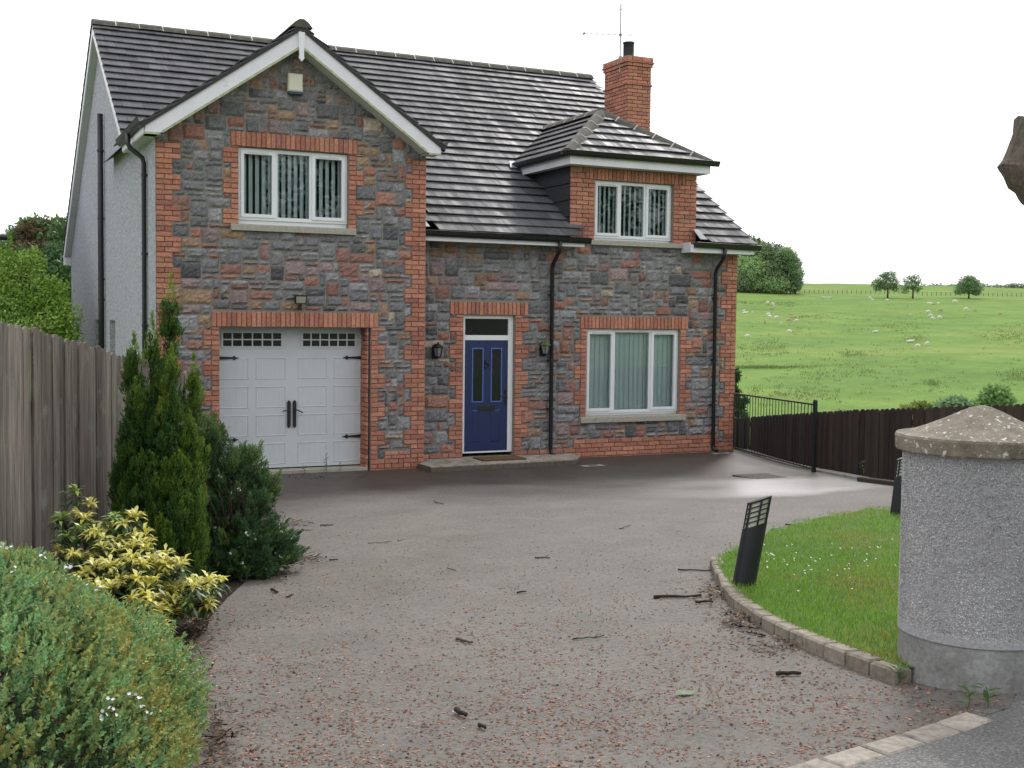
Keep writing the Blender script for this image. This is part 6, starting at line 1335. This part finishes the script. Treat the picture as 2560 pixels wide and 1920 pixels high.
# ---- sheep: one skinned body each for grazing, standing and lying animals
M_WOOL = plain('wool', (.70, .67, .60), .95, .1, var=.12, vs=12, bs=.6, bd=.03); M_WOOLT = plain('muddy_wool', (.42, .30, .21), .95, .1, var=.25, vs=8, bs=.6, bd=.03)
def sheep_mesh(kind, m):
    me = bpy.data.meshes.new('sheep'); 
    lift = -.42 if kind == 'lying' else 0
    V = [(-.42, 0, .66), (-.1, 0, .70), (.22, 0, .70), (.42, 0, .72)]; R_ = [.22, .27, .26, .18]; E = [(0, 1), (1, 2), (2, 3)]
    hd = {'grazing': [(.60, 0, .52), (.72, 0, .26), (.80, 0, .12)], 'standing': [(.56, 0, .92), (.66, 0, 1.02), (.82, 0, .97)], 'lying': [(.56, 0, .90), (.66, 0, .98), (.80, 0, .92)]}[kind]
    b0 = 3
    for i, p in enumerate(hd): V.append(p); R_.append((.12, .085, .055)[i]); E.append((b0, len(V)-1)); b0 = len(V)-1
    if kind != 'lying':
        for (s, x, rt) in ((1, .30, 2), (-1, .30, 2), (1, -.38, 0), (-1, -.38, 0)):
            V += [(x, s*.13, .45), (x+(.02 if rt == 2 else -.05), s*.13, .24), (x, s*.13, .0)]; R_ += [.075, .042, .035]; n0 = len(V); E += [(rt, n0-3), (n0-3, n0-2), (n0-2, n0-1)]
    V.append((-.62, 0, .55)); R_.append(.04); E.append((0, len(V)-1))
    V = [(x, y, z+lift) for x, y, z in V]; me.from_pydata(V, E, []); ob = bpy.data.objects.new('sheep', me); COL.objects.link(ob)
    md = ob.modifiers.new('skin', 'SKIN'); ob.modifiers.new('sub', 'SUBSURF').levels = 1
    for i, sv in enumerate(me.skin_vertices[0].data): sv.radius = (R_[i], R_[i]); sv.use_root = (i == 0)
    dg = bpy.context.evaluated_depsgraph_get(); dg.update(); em = bpy.data.meshes.new_from_object(ob.evaluated_get(dg)); bpy.data.objects.remove(ob); em.materials.clear(); em.materials.append(m)
    em.polygons.foreach_set('use_smooth', [True]*len(em.polygons)); return em
SM = {(k_, mm.name): sheep_mesh(k_, mm) for k_ in ('grazing', 'standing', 'lying') for mm in (M_WOOL, M_WOOLT)}
SH = [(345, 404, 1.15, 'g', 0, 'leftmost sheep of the upper trio nearest the wood'), (387, 410, 1.0, 'g', 2, 'upper right sheep of the trio below the wood'), (390, 424, .9, 's', 1, 'lower right sheep of the trio below the wood'), (380, 447, 1.0, 'm', 2, 'dirty fleeced sheep just below the trio under the wood'), (170, 461, .8, 's', 0, 'small sheep behind the one closest to the house corner'), (182, 473, 1.3, 'l', 0, 'sheep lying closest to the stone house corner'), (236, 471, .9, 's', 1, 'upright sheep second from the house corner'), (350, 490, 1.1, 'g', 0, 'upper sheep of the pair left of the mid slope group'), (362, 507, 1.1, 'g', 3, 'lower sheep of the pair left of the mid slope group'), (408, 513, 1.1, 'g', 0, 'sheep right of the mid slope pair'), (328, 542, 1.0, 'm', 1, 'brownish sheep at the lower left of the mid slope group'), (444, 553, .9, 's', 1, 'lowest sheep facing out of the mid slope group'), (498, 535, 1.1, 'm', 0, 'dull sheep in the middle of the left flock'), (541, 511, 1.0, 'm', 0, 'upper of the two rightmost sheep in the left flock'), (558, 533, .9, 'g', 2, 'lower of the two rightmost sheep in the left flock'), (506, 614, 1.0, 'g', 3, 'lone sheep below the left flock'), (196, 649, .95, 'g', 0, 'lone sheep low on the slope beside the house corner'), (1090, 366, 1.0, 'g', 0, 'upper sheep left of the first hilltop tree'), (1110, 378, .8, 'g', 2, 'lower sheep left of the first hilltop tree'), (1214, 382, .9, 'g', 0, 'sheep directly under the first hilltop tree'), (1516, 405, .9, 'g', 0, 'left sheep of the row below the middle hilltop tree'), (1536, 407, .9, 'g', 2, 'second sheep of the row below the middle hilltop tree'), (1550, 412, .8, 'm', 0, 'third and dirtiest sheep of the row below the middle tree'), (1588, 407, .9, 'g', 0, 'rightmost sheep of the row below the middle hilltop tree'), (1706, 395, 1.3, 'g', 0, 'large white sheep left below the rightmost round tree'), (1602, 459, 1.1, 'm', 0, 'brown sheep above the right hand flock'), (1512, 470, 1.1, 'g', 0, 'top left sheep of the right hand flock'), (1385, 491, .9, 's', 1, 'lone sheep left of the right hand flock'), (1533, 496, 1.0, 'g', 3, 'middle sheep of the right hand flock'), (1545, 517, 1.0, 'g', 0, 'lowest sheep of the right hand flock'), (1600, 511, 1.1, 'g', 2, 'right sheep of the right hand flock'), (1787, 449, 1.1, 'g', 0, 'white sheep below the rightmost round tree'), (1852, 456, .8, 'm', 0, 'small faint sheep right of the one below the round tree'), (2040, 480, .8, 'm', 2, 'rightmost tiny tan sheep on the field'), (1130, 609, 1.05, 'l', 0, 'lone sheep in the middle of the field'), (1384, 682, 1.25, 'l', 0, 'largest sheep lying above the lower pair on the right'), (1440, 719, .85, 'g', 2, 'left sheep of the lower right pair'), (1504, 703, .9, 'g', 0, 'right sheep of the lower right pair')]
for (x, y, s, kd, rot, lb) in SH:
    p = on_hill(1800+x/2.9105, 620+y/2.9105+2); mm = M_WOOLT if kd == 'm' else M_WOOL; kn = {'g': 'grazing', 'm': 'grazing', 's': 'standing', 'l': 'lying'}[kd]
    o = bpy.data.objects.new('sheep', SM[(kn, mm.name)]); COL.objects.link(o); o.location = tuple(p); rz = -YAW+[0, -1.57, 3.14, 2.6][rot]+random.uniform(-.35, .35); o.rotation_euler = (0, 0, rz); o.scale = (s*.84,)*3; tag(o, lb, 'sheep', 'sheep grazing on the hill field')
# rushes and rough tufts on the slope
tp = []
for (u, v, su, sv, n_) in ((2530, 835, 35, 12, 130), (1950, 760, 40, 3, 60), (1860, 757, 22, 2, 45), (1970, 762, 14, 3, 40), (2035, 793, 35, 4, 60), (1880, 920, 50, 1.5, 130), (1960, 919, 40, 1.5, 60), (1930, 865, 22, 8, 50), (2250, 815, 40, 10, 70), (2285, 848, 12, 4, 30), (2130, 885, 25, 5, 40), (2540, 940, 22, 8, 50), (1870, 880, 40, 14, 60), (2080, 930, 60, 12, 60), (1990, 985, 80, 10, 80), (2330, 962, 20, 4, 30), (2000, 850, 160, 60, 160), (2300, 900, 160, 60, 120)):
    for _ in range(n_):
        p = on_hill(random.gauss(u, su), random.gauss(v, sv)); tp.append(p)
P = np.array(tp); idx = np.repeat(np.arange(len(P)), 7); n = len(idx); PP = P[idx]+RNG.normal(scale=(.35, .35, 0), size=(n, 3)); D = np.array([0, 0, 1.])+rnd_unit(n)*.45
cl = np.where((RNG.random(n) < .35)[:, None], [[.22, .22, .08]], [[.12, .21, .06]])*RNG.uniform(.8, 1.25, (n, 1)); V, F, C = leaf_quads(PP, D, rnd_unit(n), RNG.uniform(.15, .42, n), .09, cl); o = np_mesh('rush_tufts', V, F, C, M_LEAFD); tag(o, 'dark rushes and rough grass tufts over the sheep field', 'rushes', kind='stuff')
# bushes at the foot of the field and by the house corner
for (u, v, cl, D_, lb, cols, sz, n) in ((2385, 1015, [(2370, 1003, 22, 14), (2395, 1000, 24, 16), (2350, 1010, 14, 10), (2415, 1008, 18, 12)], 60, 'round grey green bush beyond the brown fence', [(.22, .33, .17), (.19, .30, .15)], .3, 500), (2485, 1015, [(2470, 985, 22, 28), (2500, 978, 24, 30), (2520, 998, 18, 20), (2450, 1000, 16, 18), (2490, 1010, 34, 14)], 58, 'taller leafy bush behind the pillar cap beyond the fence', [(.22, .36, .12), (.20, .32, .11)], .3, 650), (2310, 1018, [(2300, 1010, 26, 9), (2335, 1012, 16, 7), (2270, 1016, 22, 6)], 62, 'low yellow green weeds beyond the brown fence', [(.27, .33, .07), (.22, .29, .07)], .25, 700), (1845, 1040, [(1842, 1020, 14, 22), (1850, 1040, 16, 16), (1838, 985, 10, 16), (1840, 940, 8, 14), (1860, 1003, 9, 8)], 27, 'green bush showing behind the railing beside the house corner', [(.07, .14, .035), (.055, .11, .03)], .09, 1500)):
    p = atD(u, v, D_); p[2] = min(p[2]-.2, terr(p[0], p[1])); r = empty('leafy_bush', tuple(p)); tag(r, lb, 'bush', 'bushes beyond the garden fence'); cl = [(a, b2+(7 if D_ > 40 else 0), c*(.85 if D_ > 40 else 1), d_*(.8 if D_ > 40 else 1)) for a, b2, c, d_ in cl]; c_ = px_clumps(p, [(a, b2, c, d_, D_) for a, b2, c, d_ in cl]); V, F, C = crown(n, c_, sz, cols); np_mesh('foliage', V, F, C, M_LEAF, r); mb = MB()
    for cc, R_ in c_: mb.tube([(cc[0]*.2, cc[1]*.2, -.3), (cc[0]*.7, cc[1]*.7, cc[2]*.5), cc], [.05, .035, .015], 5, (.06, .05, .04))
    mb.build('stems', M_BARK, r)

# ---- big old tree trunk just outside the right edge, with a torn limb stub showing
tb = atD(2662, 1300, 8.6); gz = lawn_z(tb[0], tb[1]); r = empty('old_tree', (tb[0], tb[1], gz)); tag(r, 'rough barked tree trunk with a torn limb at the right edge', 'tree')
def trunk_mesh(path, rads, seg=28, rough=.05):
    mb = MB(); mb.tube(path, rads, seg, (.14, .12, .095)); V = []
    for v in mb.v:
        q = mn.noise((v[0]*5, v[1]*5, v[2]*1.6))*.6+mn.noise((v[0]*14, v[1]*14, v[2]*5))*.4; V.append(tuple(np.array(v)+np.array([v[0]-path[0][0]*0, v[1], 0])*rough*q))
    mb.v = V; return mb
hh = lambda v: (796-v)/FPX*8.6+CAM[2]-gz
zs_ = np.linspace(-.2, 8.5, 44); path = [(0+.03*math.sin(z*1.3), 0, z) for z in zs_]; rads = [.325+.16*math.exp(-max(0, z+.1)*3.2)-.012*z+.02*math.sin(z*3.1) for z in zs_]
mb = trunk_mesh(path, rads); mb.build('trunk', M_BARK, r, True)
def rel(u, v, D_): return atD(u, v, D_)-np.array([tb[0], tb[1], gz])
# torn limb stub: an irregular tapering lump that ends in a splintered point
st = MB(); S0 = rel(2640, 430, 8.6); tips = [rel(2545, 288, 8.55), rel(2505, 412, 8.5)]
prof = [(2546, 289), (2538, 325), (2527, 365), (2514, 398), (2498, 414), (2512, 438), (2530, 468), (2545, 487), (2562, 510), (2600, 548), (2640, 560), (2660, 480), (2640, 380), (2590, 340), (2565, 312)]
n_ = len(prof); layers = [(-.20, .35), (-.15, .8), (-.06, .98), (.0, 1.0), (.07, .95), (.16, .75), (.22, .3)]; cu, cv = 2600, 430; b0 = 0
for dz_, sc2 in layers:
    for i, (u, v) in enumerate(prof):
        q = rel(cu+(u-cu)*sc2+random.uniform(-3, 3)*(sc2 < 1), cv+(v-cv)*sc2+random.uniform(-3, 3)*(sc2 < 1), 8.55)+FLAT_F*(dz_+random.uniform(-.015, .015)); st.v.append(tuple(q)); st.c.append((.15, .125, .10))
for l in range(len(layers)-1):
    for i in range(n_): st.f.append((l*n_+i, l*n_+(i+1) % n_, (l+1)*n_+(i+1) % n_, (l+1)*n_+i))
st.f.append(tuple(range(n_))[::-1]); st.f.append(tuple((len(layers)-1)*n_+i for i in range(n_))); st.build('limb', M_BARK, r)

# ---- wood on the far side of the road, behind the viewer: seen only as the dark reflection in the windows
cl = []
for i in range(11):
    x = -30+i*5.6+random.uniform(-1, 1); y = -31+random.uniform(-2.5, 2.5); h = random.uniform(7.5, 10.5)
    for _ in range(6): cl.append(((x+random.uniform(-2.2, 2.2), y+random.uniform(-1.6, 1.6), g(y)+random.uniform(.12, .9)*h), (random.uniform(1.5, 2.4), random.uniform(1.2, 1.8), random.uniform(1.2, 2.0))))
V, F, C = crown(26000, cl, .34, [(.05, .10, .03), (.06, .12, .04), (.045, .085, .03)]); o = np_mesh('woodland', V, F, C, M_LEAF); tag(o, 'dark belt of trees across the road that the windows mirror', 'woodland', kind='stuff')
